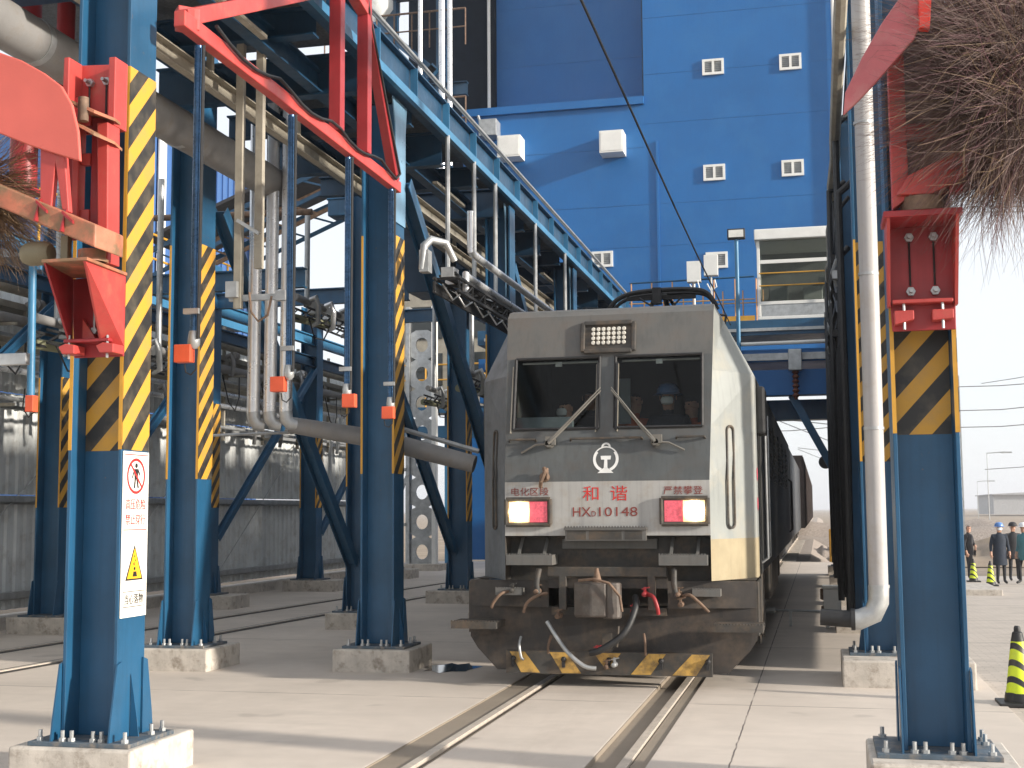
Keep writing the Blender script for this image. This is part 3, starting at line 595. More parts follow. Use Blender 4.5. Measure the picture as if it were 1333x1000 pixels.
s = MB(); s.prism([(.52, 8.3, 3.74), (.6, 8.3, 3.86), (.95, 8.3, 4.02), (.95, 8.3, 3.84), (.72, 8.3, 3.73)], (0, .3, 0)); s.build('lower_arm', red, RB, bevel=.01)
# curved guard
s = MB(); s.polyY([(.21, 4.18), (.225, 4.32), (.33, 4.53), (.45, 4.73), (.56, 4.88), (.62, 5.02), (.75, 5.0), (.72, 4.80), (.64, 4.62), (.52, 4.49), (.41, 4.37), (.30, 4.26)], 8.0, .03)
s.build('guard_plate', mat('pink_worn_red_paint', (.50, .12, .13), .4, var=.25, scale=2.2, dirt=(.48, .2, .19), dscale=3, dthr=(.45, .7)), RB, bevel=.008)
s = MB(); s.polyY([(.67, 5.05), (.76, 5.05), (.725, 4.65), (.665, 4.66)], 7.93, .07); s.build('guard_end', mat('bright_red_paint', (.72, .05, .03), .35), RB, bevel=.006)
# brushes: hub and thousands of bent bristles
def brush(c, n, fl, label, cols, seed, axis):
    random.seed(seed)
    r = thing('rotary_brush', c, label, 'brush')
    s = MB(); s.tube([Vector(c)-axis*.35, Vector(c)+axis*.35], .13, 16); s.build('hub', redd, r, smooth=True)
    cuts = [[], [], []]
    for k in range(n):
        s_ = fl(k)
        if s_ is None: continue
        p, d, ln, rad = s_
        cuts[0 if random.random() < .72 else (1 if random.random() < .4 else 2)].append((p, d, ln, rad))
    s = MB()
    for ci, lst in enumerate(cuts):
        for p, d, ln, rad in lst:
            pts = [p]; q = p.copy(); dd = d.copy(); cv = Vector((random.uniform(-.28, .28), random.uniform(-.28, .28), random.uniform(-.34, .18)))
            for i in range(4):
                dd = (dd+cv).normalized(); q = q+dd*(ln/4); pts.append(q.copy())
            s.tube(pts, [rad, rad, rad*.8, rad*.6, rad*.25], 3, ci, cap=False)
            if rad > .0032:
                for j in (1, 2, 3):
                    e = (dd+Vector((random.uniform(-.6, .6), random.uniform(-.6, .6), random.uniform(-.6, .6)))).normalized(); s.tube([pts[j], pts[j]+e*ln*.12, pts[j]+e*ln*.25+cv*.05], [rad*.6, rad*.5, rad*.2], 3, ci, cap=False)
    s.build('bristles', cols, r)
    return r
bm1 = mat('dark_brown_bristle', (.14, .09, .078), .7, var=.4, scale=3, bump=0)
bm2 = mat('tan_bristle', (.24, .16, .09), .7, var=.3, scale=3, bump=0)
bm3 = mat('purple_brown_bristle', (.14, .06, .07), .7, var=.3, scale=3, bump=0)
C1 = Vector((1.42, 8.5, 4.42))
def flr(k):
    a = random.uniform(-1, 1)
    # strands leave the hub in all directions round it, the visible ones to the left and down
    d = Vector((random.gauss(-.85, .35), random.gauss(-.25, .45), random.gauss(-.12, .55))).normalized()
    ln = random.uniform(.4, 1.08)
    if random.random() < .3:
        d = Vector((random.gauss(-.2, .5), random.gauss(0, .4), random.gauss(-.9, .3))).normalized(); ln = random.uniform(.3, .66)
    rad = .0019 if random.random() > .02 else .0042
    return (C1 + Vector((random.uniform(-.1, .1), random.uniform(-.25, .25), random.uniform(-.3, .45))) + d*.1, d, ln, rad)
brush((1.42, 8.5, 4.42), 15000, flr, 'shaggy brown bristle brush hanging at the upper right corner', [bm1, bm2, bm3], 5, Vector((0, 0, 1)))
C2 = Vector((-5.75, 7.85, 4.1))
def fll(k):
    d = Vector((random.gauss(.7, .4), random.gauss(-.1, .5), random.gauss(-.5, .5))).normalized()
    return (C2 + d*.1, d, random.uniform(.3, .75), .0024 if random.random() > .03 else .004)
brush(tuple(C2), 1500, fll, 'straw coloured bristles at the left edge under the red arm', [bm2, bm2, bm1], 6, Vector((0, 1, 0)))
#@@SIGN
# ------------------------------------------------------------------ safety sign on the nearest column
SG = thing('safety_sign', (-4.64, 8.31, 1.66), 'tall white safety notice with no walking symbol and yellow warning triangle', 'sign')
sw = mat('sign_white', (.80, .77, .70), .35, var=.05, dirt=(.6, .54, .44), dscale=3, dthr=(.55, .9)); sr = mat('sign_red', (.55, .03, .03), .4); sk = mat('sign_black', (.02, .02, .02), .4); sy_ = mat('sign_yellow', (.85, .45, .02), .4)
XF = -4.645
s = MB(); s.box(XF-.005, XF, 8.135, 8.485, 1.09, 2.23); s.build('board', sw, SG)
ex, ey = (0, 1, 0), (0, 0, 1)
s = MB(); s.box(XF, XF+.0015, 8.15, 8.47, 2.205, 2.211); s.box(XF, XF+.0015, 8.15, 8.47, 1.685, 1.691); s.build('rule_line', sr, SG)
s = MB(); n_ = 32; cy_, cz_, ra, rb_ = 8.31, 2.06, .125, .105
vs = [(XF+.001, cy_+r_*math.cos(2*math.pi*k/n_), cz_+r_*math.sin(2*math.pi*k/n_)) for r_ in (ra, rb_) for k in range(n_)]
s.add(vs, [(k, (k+1) % n_, n_+(k+1) % n_, n_+k) for k in range(n_)]); s.prism([(XF+.0012, cy_-.08, cz_+.075), (XF+.0012, cy_-.068, cz_+.085), (XF+.0012, cy_+.085, cz_-.07), (XF+.0012, cy_+.073, cz_-.08)], (.001, 0, 0)); s.build('prohibition_ring', sr, SG)
s = MB(); s.lathe((XF+.002, cy_, cz_+.073), [(.017, 0), (.017, .001)], 16, 'X')
for poly in ([(-.03, .05), (.03, .05), (.022, -.02), (-.022, -.02)], [(-.022, -.02), (-.002, -.02), (-.012, -.085), (-.03, -.085)], [(.002, -.02), (.022, -.02), (.04, -.08), (.022, -.085)], [(-.03, .05), (-.022, .035), (-.05, -.02), (-.058, -.012)], [(.03, .05), (.022, .035), (.05, .0), (.058, .01)]):
    s.polyX([(cy_+a, cz_+b) for a, b in poly], XF+.0005, .001)
s.build('walking_figure', sk, SG)
text('高压危险', .27, .075, sr, (XF+.0005, 8.31, 1.865), ex, ey, 'lettering', SG)
text('禁止穿行', .27, .075, sr, (XF+.0005, 8.31, 1.76), ex, ey, 'lettering', SG)
s = MB(); s.polyX([(8.19, 1.34), (8.43, 1.34), (8.31, 1.585)], XF+.0003, .001, 0); s.build('triangle_border', sk, SG)
s = MB(); s.polyX([(8.212, 1.352), (8.408, 1.352), (8.31, 1.56)], XF+.0015, .001, 0); s.build('triangle_face', sy_, SG)
s = MB(); s.polyX([(8.285, 1.365), (8.345, 1.365), (8.335, 1.40), (8.295, 1.40)], XF+.0028, .001); s.lathe((XF+.0028, 8.31, 1.42), [(.012, 0), (.012, .001)], 12, 'X'); s.polyX([(8.29, 1.45), (8.31, 1.44), (8.305, 1.47)], XF+.0028, .001); s.polyX([(8.315, 1.475), (8.33, 1.465), (8.325, 1.49)], XF+.0028, .001); s.polyX([(8.30, 1.50), (8.315, 1.495), (8.31, 1.52)], XF+.0028, .001); s.build('falling_symbol', sk, SG)
s = MB(); s.box(XF, XF+.001, 8.165, 8.455, 1.158, 1.163); s.box(XF, XF+.001, 8.165, 8.455, 1.262, 1.267); s.box(XF, XF+.001, 8.165, 8.169, 1.163, 1.262); s.box(XF, XF+.001, 8.451, 8.455, 1.163, 1.262); s.build('text_frame', sk, SG)
text('当心落物', .25, .07, sk, (XF+.0005, 8.31, 1.213), ex, ey, 'lettering', SG)
#@@WALL
# ------------------------------------------------------------------ corrugated side wall
CW = thing('corrugated_wall', (-12.8, 20, 0), 'long grey corrugated wind wall behind the second track at left', 'wall')
def corrsheet(x, y0, y1, z0, z1, pitch=.2, amp=.022):
    s = MB(); y = y0; pts = []
    while y < y1:
        pts += [(y, 0), (y+pitch*.45, 0), (y+pitch*.55, amp), (y+pitch*.9, amp)]; y += pitch
    vs = [(x+a, yy, z) for z in (z0, z1) for yy, a in pts]; n = len(pts)
    s.add(vs, [(i, i+1, n+i+1, n+i) for i in range(n-1)]); s.add([(v[0]-.004, v[1], v[2]) for v in vs], [(i+1, i, n+i, n+i+1) for i in range(n-1)]); return s
for z0, z1 in ((.28, 2.1), (2.12, 3.75), (3.77, 5.6)):
    corrsheet(-12.76, 4, 37.5, z0, z1, .26, .04).build('sheet', corr, CW)
for z in (.55, 2.08, 3.62, 5.2):
    s = MB(); s.box(-12.70, -12.55, 4, 37.5, z, z+.012); s.box(-12.56, -12.55, 4, 37.5, z-.08, z); s.box(-12.72, -12.705, 4, 37.5, z-.12, z); s.build('girt', galv, CW)
for k in range(7):
    y = 7+k*4.8
    for a, b in (((.6, 2.05), (2.05, .6)), ):
        s = MB(); s.tube([(-12.6, y, .6), (-12.6, y+4.4, 3.6)], .012, 6); s.build('tie_rod', galv, CW)
s = MB(); s.box(-12.9, -12.45, 4, 37.5, -.02, .2); s.build('kerb', conc2, CW)
# canopy behind
CN = thing('canopy_roof', (-10, 27, 8), 'dark open truss canopy high above the second track', 'canopy')
s = MB(); s.prism([(-13.6, 24.5, 7.5), (-7.4, 24.5, 9.9), (-7.4, 24.5, 9.97), (-13.6, 24.5, 7.57)], (0, 2.3, 0)); s.build('roof_sheet', mat('dark_canopy_sheet', (.04, .04, .045), .7), CN)
for k in range(3):
    y = 24.6+k*1.0
    s = MB(); s.bar((-13.5, y, 7.3), (-7.5, y, 9.6), .06, .1); s.bar((-13.5, y, 6.75), (-7.5, y, 9.2), .06, .08)
    for j in range(9):
        t = j/9; t2 = (j+1)/9; a = Vector((-13.5+6*t, y, 7.3+2.3*t)); b = Vector((-13.5+6*t2, y, 6.75+2.45*t2)); s.bar(a, b, .04, .04)
    s.build('truss', rust if k % 2 else darkblue, CN)
# pipe racks along the wall
PR = thing('wall_pipe_rack', (-11.9, 20, 4), 'rack of galvanised pipes and valves running along the corrugated wall', 'pipe rack')
for x, z, r_, mt in ((-11.95, 4.25, .05, silver), (-11.95, 4.0, .05, silver), (-11.9, 3.55, .035, galv), (-11.85, 4.75, .09, greypipe), (-12.0, 5.3, .12, cream), (-11.85, 4.5, .03, galv)):
    s = MB(); s.tube([(x, 6, z), (x, 34, z)], r_, 12); s.build('pipe', mt, PR, smooth=True)
for k in range(14):
    y = 7.1+k*2
    s = MB(); s.box(-12.1, -12.04, y, y+.06, 3.3, 5.7); s.box(-12.1, -11.6, y, y+.06, 3.4, 3.45); s.box(-12.1, -11.6, y, y+.06, 4.62, 4.66); s.build('rack_post', cream, PR)
random.seed(11)
for k in range(26):
    y = 12+k*.9+random.uniform(-.3, .3); z = random.choice((3.65, 4.1, 4.5, 5.0)); x = -11.8
    s = MB(); s.tube([(x, y, z), (x+.1, y, z+.05), (x+.16, y, z-.15), (x+.1, y+.05, z-.4)], [.05, .05, .045, .04], 10); s.lathe((x+.12, y+.12, z+.02), [(.03, -.1), (.09, -.08), (.09, -.05), (.04, 0), (.09, .05), (.09, .08), (.03, .1)], 12, 'Y')
    s.build('valve', random.choice((silver, galv, greypipe)), PR, smooth=True)
for k in range(10):
    y = 13+k*1.9
    s = MB(); s.tube([(-11.75, y, 4.6), (-11.7, y+.2, 4.05), (-11.7, y+.5, 3.9), (-11.75, y+.8, 4.2), (-11.8, y+.9, 4.7)], .014, 6); s.build('cable', black, PR, smooth=True)
# second equipment rack hanging between wall and middle row: swivel booms with valves
for (x, y0, y1, z, lab) in ((-8.1, 19.5, 23.6, 4.95, 'dark lattice arm with valves hanging in front of the sky gap'), (-9.3, 14.2, 17.6, 3.9, 'dark lattice arm with valves behind the three ducts'), (-6.1, 22.5, 26.5, 4.0, 'dark lattice arm with valves just left of the cab behind a column'), (-8.3, 27.5, 31, 4.2, 'far lattice arm with valves near the machinery tower')):
    A = thing('valve_arm', (x, y0, z), lab, 'valve arm', 'lattice arms carrying valves')
    s = MB()
    for dx in (-.12, .12):
        s.bar((x+dx, y0, z), (x+dx, y1, z-.05), .03, .03); s.bar((x+dx, y0, z+.16), (x+dx, y1, z+.11), .03, .03)
        n_ = int((y1-y0)/.3)
        for k in range(n_): s.bar((x+dx, y0+k*.3, z), (x+dx, y0+k*.3+.3, z+.15), .018, .018)
    s.build('lattice', black, A)
    s = MB(); s.tube([(x, y0-.1, z+.3), (x, y1+.6, z+.25)], .06, 12); s.build('pipe', greypipe, A, smooth=True)
    s = MB(); s.tube([(x-.2, y0+.2, z+.02), (x+.05, y0+1.3, z+.02)], .07, 12); s.build('cylinder', mat('olive_grey_paint', (.22, .22, .13), .6), A, smooth=True)
    for k in range(6):
        y = y0+.3+k*(y1-y0)/6
        s = MB(); s.tube([(x+.1, y, z+.3), (x+.2, y, z+.34), (x+.24, y, z+.2), (x+.18, y+.15, z-.05), (x+.05, y+.2, z-.1)], [.045, .05, .05, .045, .03], 10); s.cbox((x+.05, y+.25, z+.2), (.14, .16, .18)); s.build('valve', silver if k % 2 else galv, A, smooth=True)
    for yy in (y0+.4, y1-.4):
        s = MB(); s.tube([(x, yy, z+.25), (x, yy, 6.7)], .045, 10); s.build('hanger', galv, A, smooth=True)
    s = MB(); s.tube([(x+.12, y0+.2, z-.02), (x+.1, y0+.5, z-.3), (x+.1, y0+.9, z-.28), (x+.1, y0+1.2, z-.02)], .013, 6); s.build('cable', black, A, smooth=True)
s = MB(); s.cbox((-7.97, 21.2, 7.22), (.42, .4, .6)); s.box(-8.2, -7.74, 20.98, 21.42, 7.2, 7.24); s.bar((-7.9, 21.2, 7.5), (-7.1, 21.2, 7.55), .08, .08)
tag(s.build('blue_tank', blue, bevel=.02), 'dark blue box tank hanging in front of the sky gap', 'tank')
s = MB(); s.tube([(-11.4, 18.6, 6.5), (-7.5, 18.6, 6.42)], .05, 10)
tag(s.build('crossing_pipe', rust, smooth=True), 'brown horizontal pipe crossing high behind the ducts', 'pipe')
s = MB()
for z in (5.0, 4.45): s.box(-12.4, -11.95, 12, 33, z-.05, z+.05)
for k in range(15): s.box(-12.0, -11.93, 12.3+k*1.4, 12.45+k*1.4, 4.5, 4.95)
tag(s.build('cable_ladder', cream), 'cream cable ladder with slots along the corrugated wall', 'cable ladder')
# crossbeams between wall columns and the middle row
for k, y in enumerate((18.1, 23.2, 28.6)):
    s = MB(); z_ = (5.3, 5.9, 6.3)[k]; s.ibeam((-11.5, y, z_), (-7.4, y, z_), .3, .16)
    tag(s.build('tie_beam', blue), ['nearest', 'middle', 'farthest'][k]+' of the three blue beams tying the wall columns to the middle row', 'beam', 'tie beams over the second track')
for k, (z, mt) in enumerate(((5.55, blue2), (5.05, darkblue))):
    s = MB(); s.ibeam((-11.45, 12.6, z+.25), (-11.45, 34, z+.25), .24, .14)
    tag(s.build('eave_beam', mt), ['upper light blue beam running along the wall columns', 'lower dark blue beam running along the wall columns'][k], 'beam')
# yellow railed platform far left and blue silo
BS = thing('blue_silo_building', (-24, 44, 0), 'blue corrugated silo block beyond the wall at upper left', 'building')
s = MB(); y0, y1 = 39, 49
for i in range(40): s.box(-30, -22-(.06 if i % 2 else 0), y0+i*.25, y0+(i+1)*.25, -.1, 15.2 if i > 3 else 15.2)
s.build('wall', bldblue_s, BS)
s = MB(); s.box(-30.2, -21.8, 38.8, 49.2, 15.2, 15.4); s.build('roof', bldblue_s, BS)
s = MB(); s.box(-21.99, -21.93, 40.4, 40.9, 9, 15.2); s.build('light_strip', white, BS)
YP = thing('access_platform', (-14, 25, 7), 'yellow railed access platform behind the signed column', 'platform')
s = MB(); s.box(-15.2, -13.2, 20, 30, 6.3, 6.45); s.build('floor', grate, YP)
s = MB(); s.box(-13.2, -13.1, 20, 30, 6.05, 6.5); s.build('edge_beam', blue2, YP)
s = MB()
for z in (7.0, 7.5): s.tube([(-13.15, 20, z), (-13.15, 30, z)], .025, 6)
for k in range(9): s.tube([(-13.15, 20+k*1.25, 6.45), (-13.15, 20+k*1.25, 7.5)], .025, 6)
s.build('railing', yellow, YP, smooth=True)
# tower with round holes
TW = thing('castellated_tower', (-12, 39, 0), 'tall pale machinery tower with round holes left of the cab', 'tower')
def holed(x0, x1, y, z0, z1, par, mt, r=.2, pitch=.92):
    s = MB(); z = z0; cx = (x0+x1)/2
    while z+pitch <= z1:
        n_ = 16; cz = z+pitch/2; rect = []; circ = []
        for k in range(n_):
            a = 2*math.pi*k/n_; c_, s_ = math.cos(a), math.sin(a)
            m_ = max(abs(c_)/((x1-x0)/2), abs(s_)/(pitch/2)); rect.append((cx+c_/m_, cz+s_/m_)); circ.append((cx+r*c_, cz+r*s_*1.15))
        vs = [(a, y, b) for a, b in rect+circ]+[(a, y+.08, b) for a, b in rect+circ]
        fs = [(k, (k+1) % n_, n_+(k+1) % n_, n_+k) for k in range(n_)]+[(2*n_+k, 3*n_+k, 3*n_+(k+1) % n_, 2*n_+(k+1) % n_) for k in range(n_)]+[(n_+k, n_+(k+1) % n_, 3*n_+(k+1) % n_, 3*n_+k) for k in range(n_)]
        s.add(vs, fs)
        s.add([(x0, y, z), (rect[10][0], y, z), (rect[10][0], y+.08, z), (x0, y+.08, z)], [(0, 1, 2, 3)])
        z += pitch
    return s.build('holed_web', mt, par)
holed(-12.35, -11.62, 38.9, .1, 7.6, TW, galv)
for x in (-12.95, -12.42, -11.58):
    s = MB(); s.box(x-.06, x+.06, 38.8, 39.1, 0, 8.2); s.build('leg', white if x > -12 else galv, TW)
for z in (1.4, 3.1, 4.8, 6.5):
    s = MB(); s.bar((-12.95, 38.85, z), (-12.42, 38.85, z+1.6), .07, .07); s.box(-12.9, -12.45, 38.8, 38.9, z-.05, z+.05); s.build('lacing', galv, TW)
s = MB(); s.box(-13.3, -11.3, 38.4, 39.4, -.02, .2); s.build('footing', conc2, TW)
# equipment house behind the tower
EH = thing('equipment_house', (-9, 42, 0), 'pale louvred equipment house with yellow railings behind the left columns', 'building')
s = MB(); s.box(-15.5, -7.2, 42, 44, 5.2, 9.5); s.build('wall', cream, EH)
for i in range(5):
    for j in range(2):
        s = MB(); xa = -14.8+i*1.5; s.box(xa, xa+1.1, 41.95, 42, 6.0+j*1.6, 7.1+j*1.6); s.build('window', glassdark, EH)
s = MB()
for z in (6.1, 6.6): s.tube([(-15.5, 41, z), (-6.5, 41, z)], .03, 6)
for i in range(10): s.tube([(-15.5+i, 41, 5.2), (-15.5+i, 41, 6.6)], .03, 6)
s.build('railing', yellow, EH, smooth=True)
s = MB(); s.box(-15.5, -6.5, 40.9, 42, 5.0, 5.2); s.box(-15.5, -6.5, 41.2, 41.5, 4.2, 4.6); s.build('floor_beam', blue, EH)
for xx in (-15.3, -12, -8.8, -7.4):
    s = MB(); s.box(xx, xx+.2, 41.5, 41.7, 0, 5.0); s.build('leg', blue2 if xx < -9 else galv, EH)
#@@BUILDING
# ------------------------------------------------------------------ blue loading building
BB = thing('loading_building', (-5.5, 50, 0), 'huge plain blue loading silo building spanning the track', 'building')
YB = 48
s = MB()
s.box(-6.02, 1.05, YB, YB+9, 7.4, 34); s.box(-13.1, -6.02, YB, YB+9, 7.4, 17.05); s.box(-12.2, -6.02, YB+1.9, YB+9, 17.05, 34)
s.box(-13.1, -5.2, YB, YB+9, -.02, 7.4); s.box(.55, 1.05, YB, YB+9, -.02, 7.4)
s.build('wall', bldblue, BB)
s = MB(); s.box(-13.1, -6.02, YB-.15, YB+1.9, 17.06, 17.35); s.build('ledge', bldblue, BB)
s = MB(); s.box(-6.3, -6.02, YB+1.86, YB+1.9, 17.35, 34); s.build('recess_trim', darkblue, BB)
m_seam = mat('panel_seam', (.008, .11, .32), .5)
s = MB()
for z in (9.2, 11.6, 13.2, 16.3, 18.2, 20.4, 22.6): s.box(-6.0, 1.04, YB-.008, YB, z, z+.02)
for z in (9.2, 11.6, 13.2, 15.4): s.box(-13.0, -6.02, YB-.01, YB, z, z+.03)
for z in (19.6, 22): s.box(-12.1, -6.32, YB+1.892, YB+1.9, z, z+.02)
s.build('panel_joint', m_seam, BB)
for x0_, z0_, z1_, yy in ((-5.6, 8.8, 15.6, YB), ):
    s = MB(); s.box(x0_, x0_+.09, yy-.06, yy, z0_, z1_); s.build('conduit', bldblue, BB)
for x0_, zz in ((-12.42, 17.4), (1.0, 7.6)):
    s = MB(); s.tube([(x0_, YB+(1.5 if x0_ < -6 else -.12), zz), (x0_, YB+(1.5 if x0_ < -6 else -.12), 34)], .07, 10); s.build('downpipe', white, BB, smooth=True)
def louvre(x, z, w_=.8, h_=.6, y=YB):
    f = MB(); t = .09
    f.box(x-w_/2, x+w_/2, y-.08, y, z+h_/2-t, z+h_/2); f.box(x-w_/2, x+w_/2, y-.08, y, z-h_/2, z-h_/2+t)
    for xx in (x-w_/2, x-t/2, x+w_/2-t): f.box(xx, xx+t, y-.078, y, z-h_/2+t, z+h_/2-t)
    fo = f.build('window', white, BB)
    p = MB(); n_ = 6
    for k in range(n_):
        zz = z-h_/2+t+(h_-2*t)*(k+.5)/n_; p.add([(x-w_/2+t, y-.07, zz-.04), (x+w_/2-t, y-.07, zz-.04), (x+w_/2-t, y-.02, zz+.04), (x-w_/2+t, y-.02, zz+.04)], [(0, 1, 2, 3)])
    po = p.build('louvre', galv, fo)
for x, z in ((-3.40, 18.28), (-.57, 18.23), (-3.44, 14.25), (-.59, 14.23), (-7.68, 11.2), (-3.42, 10.95)): louvre(x, z)
for x, z in ((-7.17, 15.5), (-11.1, 15.6)):
    s = MB(); s.box(x-.45, x+.45, YB-.8, YB, z-.42, z+.42); s.box(x-.4, x+.4, YB-.815, YB-.8, z-.36, z+.36); 
    tag(s.build('vent_box', white, bevel=.03), 'square white vent box on the blue wall '+('near the walkway rail' if x < -9 else 'in the middle of the blue wall'), 'vent box', 'white vent boxes on the blue wall')
s = MB(); s.box(-12.3, -11.6, YB-.7, YB, 16.1, 16.75); s.tube([(-12.3, YB-.4, 16.7), (-12.4, YB-.4, 17.0)], .06, 8)
tag(s.build('fan_unit', galv, bevel=.03), 'grey fan unit on the blue wall just above the walkway rail', 'fan unit')
# open steel tower left of it
OT = thing('steel_tower', (-10.5, 38, 0), 'open dark blue steel tower with silver pipes above the walkway', 'tower')
s = MB(); s.box(-15.8, -12.2, 49.5, 52, 14, 34); drm = mat('shade_black_sheet', (.006, .012, .022), .95); drm.node_tree.nodes['Principled BSDF'].inputs['Specular IOR Level'].default_value = .05; s.build('interior_shade_sheet', drm, OT)  # near-black sheet stands in for the shade inside the open tower
for x in (-15.6, -13.6): 
    s = MB(); s.box(x, x+.4, 46, 46.4, 12, 34); s.build('post', darkblue, OT)
for a, b in (((-17.5, 46, 21.8), (-13.6, 46, 18.2)), ((-13.6, 46, 18.5), (-17.5, 46, 15)), ((-13.4, 46.5, 22), (-12.2, 46.5, 26)), ((-13.6, 46.2, 26), (-17.5, 46.2, 22))):
    s = MB(); s.bar(a, b, .3, .3); s.build('bracing', blue, OT)
for z in (17.6, 21.5, 25.5):
    s = MB(); s.ibeam((-18, 46.1, z), (-12.4, 46.1, z), .5, .3); s.build('beam', darkblue, OT)
for x, r_ in ((-13.25, .13), (-12.95, .1), (-14.1, .09)):
    s = MB(); s.tube([(x, 45.6, 12), (x, 45.6, 34)], r_, 10); s.build('pipe', silver, OT, smooth=True)
for z0_, z1_ in ((15.6, 17.2), (19.2, 20.6)):
    s = MB()
    for i in range(9):
        x = -18+i*.7; s.tube([(x, 45.8, z0_), (x, 45.8, z1_)], .03, 6)
    s.tube([(-18, 45.8, z1_), (-12.4, 45.8, z1_)], .04, 6); s.tube([(-18, 45.8, (z0_+z1_)/2), (-12.4, 45.8, (z0_+z1_)/2)], .03, 6); s.build('railing', rust, OT)
s = MB(); s.lathe((-16.1, 46.4, 20.3), [(.08, -1.2), (.12, -.5), (.9, .6), (.9, 1.6)], 18); s.build('hopper', corr, OT, smooth=True)
s = MB()
for i in range(12): s.box(-18+i*.35, -18+i*.35+.17, 47, 47.1, 21.8, 24)
s.build('corrugated_screen', bldblue_s, OT)
# ------------------------------------------------------------------ portal with control cabin
PO = thing('loading_portal', (-2, 35, 0), 'blue portal frame crossing the track below the control cabin', 'portal')
for (z0_, z1_, y0_, y1_, mt, nm) in ((6.32, 6.72, 34.4, 36.6, blue, 'floor_beam'), (5.62, 5.95, 34.5, 34.9, bldblue, 'service_beam'), (4.75, 5.42, 34.6, 35.1, bldblue, 'main_beam'), (4.2, 4.74, 36.0, 36.6, blue, 'rear_beam')):
    s = MB(); s.box(-9, 1.2, y0_, y1_, z0_, z1_); s.build(nm, mt, PO, bevel=.01)
s = MB(); s.box(-8.8, .9, 34.34, 34.39, 6.42, 6.5); s.box(-8.8, .9, 34.44, 34.49, 5.66, 5.84); s.build('pale_strip', galv, PO)
s = MB(); s.tube([(-6, 34.3, 6.05), (.6, 34.3, 6.1)], .05, 8); s.build('pipe', white, PO, smooth=True)
s = MB(); s.bar((-.62, 34.9, 4.76), (.55, 34.9, 2.5), .2, .22, up=(0, 1, 0)); s.build('knee_brace', blue, PO)
for x in (-4.9, -6.9):
    s = MB(); s.box(x-.2, x+.2, 34.9, 35.3, 0, 4.74); s.build('post', blue, PO)
s = MB(); s.box(.5, .9, 35.1, 35.5, 0, 4.74); s.build('post', darkblue, PO)
SW = thing('wire_insulator', (-.52, 34.3, 5.5), 'white terminal box with a ribbed brown insulator hanging from the portal', 'insulator')
s = MB(); s.cbox((-.5, 34.25, 5.62), (.34, .3, .55)); s.build('terminal_box', galv, SW, bevel=.02)
s = MB(); s.lathe((-.5, 34.25, 4.6), [(.04, 0)]+[(.1 if i % 2 else .05, .06*i+.05) for i in range(12)]+[(.04, .78)], 14); s.build('insulator', mat('brown_porcelain', (.14, .05, .03), .25), SW, smooth=True)
CB = thing('control_cabin', (-.5, 36, 6.75), 'glazed white control cabin on the portal at the foot of the blue wall', 'cabin')
fr = MB(); X0, X1, Z0, Z1 = -1.42, 1.1, 6.82, 9.0
fr.box(X0, X1, 34.5, 36.6, Z0-.08, Z0); fr.box(X0, X0+.08, 34.5, 34.58, Z0, Z1); fr.box(X0, X0+.08, 36.52, 36.6, Z0, Z1); fr.box(X1-.08, X1, 34.5, 34.58, Z0, Z1)
fr.box(X0+.08, X1-.08, 34.5, 34.56, 7.13, 7.22); fr.box(X0+.08, X1-.08, 34.5, 34.56, 8.22, 8.32); fr.box(X0, X0+.06, 34.6, 36.5, 8.22, 8.32)
fr.build('frame', white, CB, bevel=.01)
s = MB(); s.box(X0-.05, X1+.05, 34.35, 36.7, 8.84, 9.12); s.build('roof', white, CB, bevel=.02)
gl, gnt, gp_ = newmat('clear_glass'); gp_.inputs['Base Color'].default_value = (.85, .9, .88, 1)
tr = gnt.nodes.new('ShaderNodeBsdfTransparent'); tr.inputs[0].default_value = (.58, .62, .60, 1); gs = gnt.nodes.new('ShaderNodeBsdfGlossy'); gs.inputs['Roughness'].default_value = .04
fz = gnt.nodes.new('ShaderNodeFresnel'); fz.inputs[0].default_value = 1.28; mx = gnt.nodes.new('ShaderNodeMixShader')
gnt.links.new(fz.outputs[0], mx.inputs[0]); gnt.links.new(tr.outputs[0], mx.inputs[1]); gnt.links.new(gs.outputs[0], mx.inputs[2]); gnt.links.new(mx.outputs[0], gnt.nodes['Material Output'].inputs[0])
s = MB(); s.box(X0+.08, X1-.08, 34.52, 34.535, 7.22, 8.22); s.box(X0+.08, X1-.08, 34.52, 34.535, 8.32, 8.84); s.build('glass', gl, CB)
s = MB(); s.box(X0+.08, X1-.08, 34.52, 34.54, Z0, 7.13); s.build('kick_panel', galv, CB)
s = MB(); s.box(X0+.05, X1-.02, 36.45, 36.5, Z0, 8.84); s.box(X0+.02, X0+.05, 34.62, 36.45, Z0, 8.2); s.build('inner_wall', mat('cabin_inner_wall', (.2, .2, .19), .7), CB)
s = MB(); s.cbox((-.9, 35.3, 7.5), (.5, .4, .5)); s.cbox((.0, 35.4, 7.45), (.5, .5, .45)); s.cbox((.3, 35.2, 7.8), (.3, .1, .25)); s.build('desk', mat('desk_grey', (.4, .4, .38), .5), CB, bevel=.02)
s = MB()
for z in (7.62, 7.95): s.tube([(X0+.05, 34.42, z), (X1-.6, 34.42, z)], .018, 6)
s.tube([(.35, 34.42, 7.2), (.35, 34.42, 8.0)], .018, 6); s.build('guard_rail', yellow, CB, smooth=True)
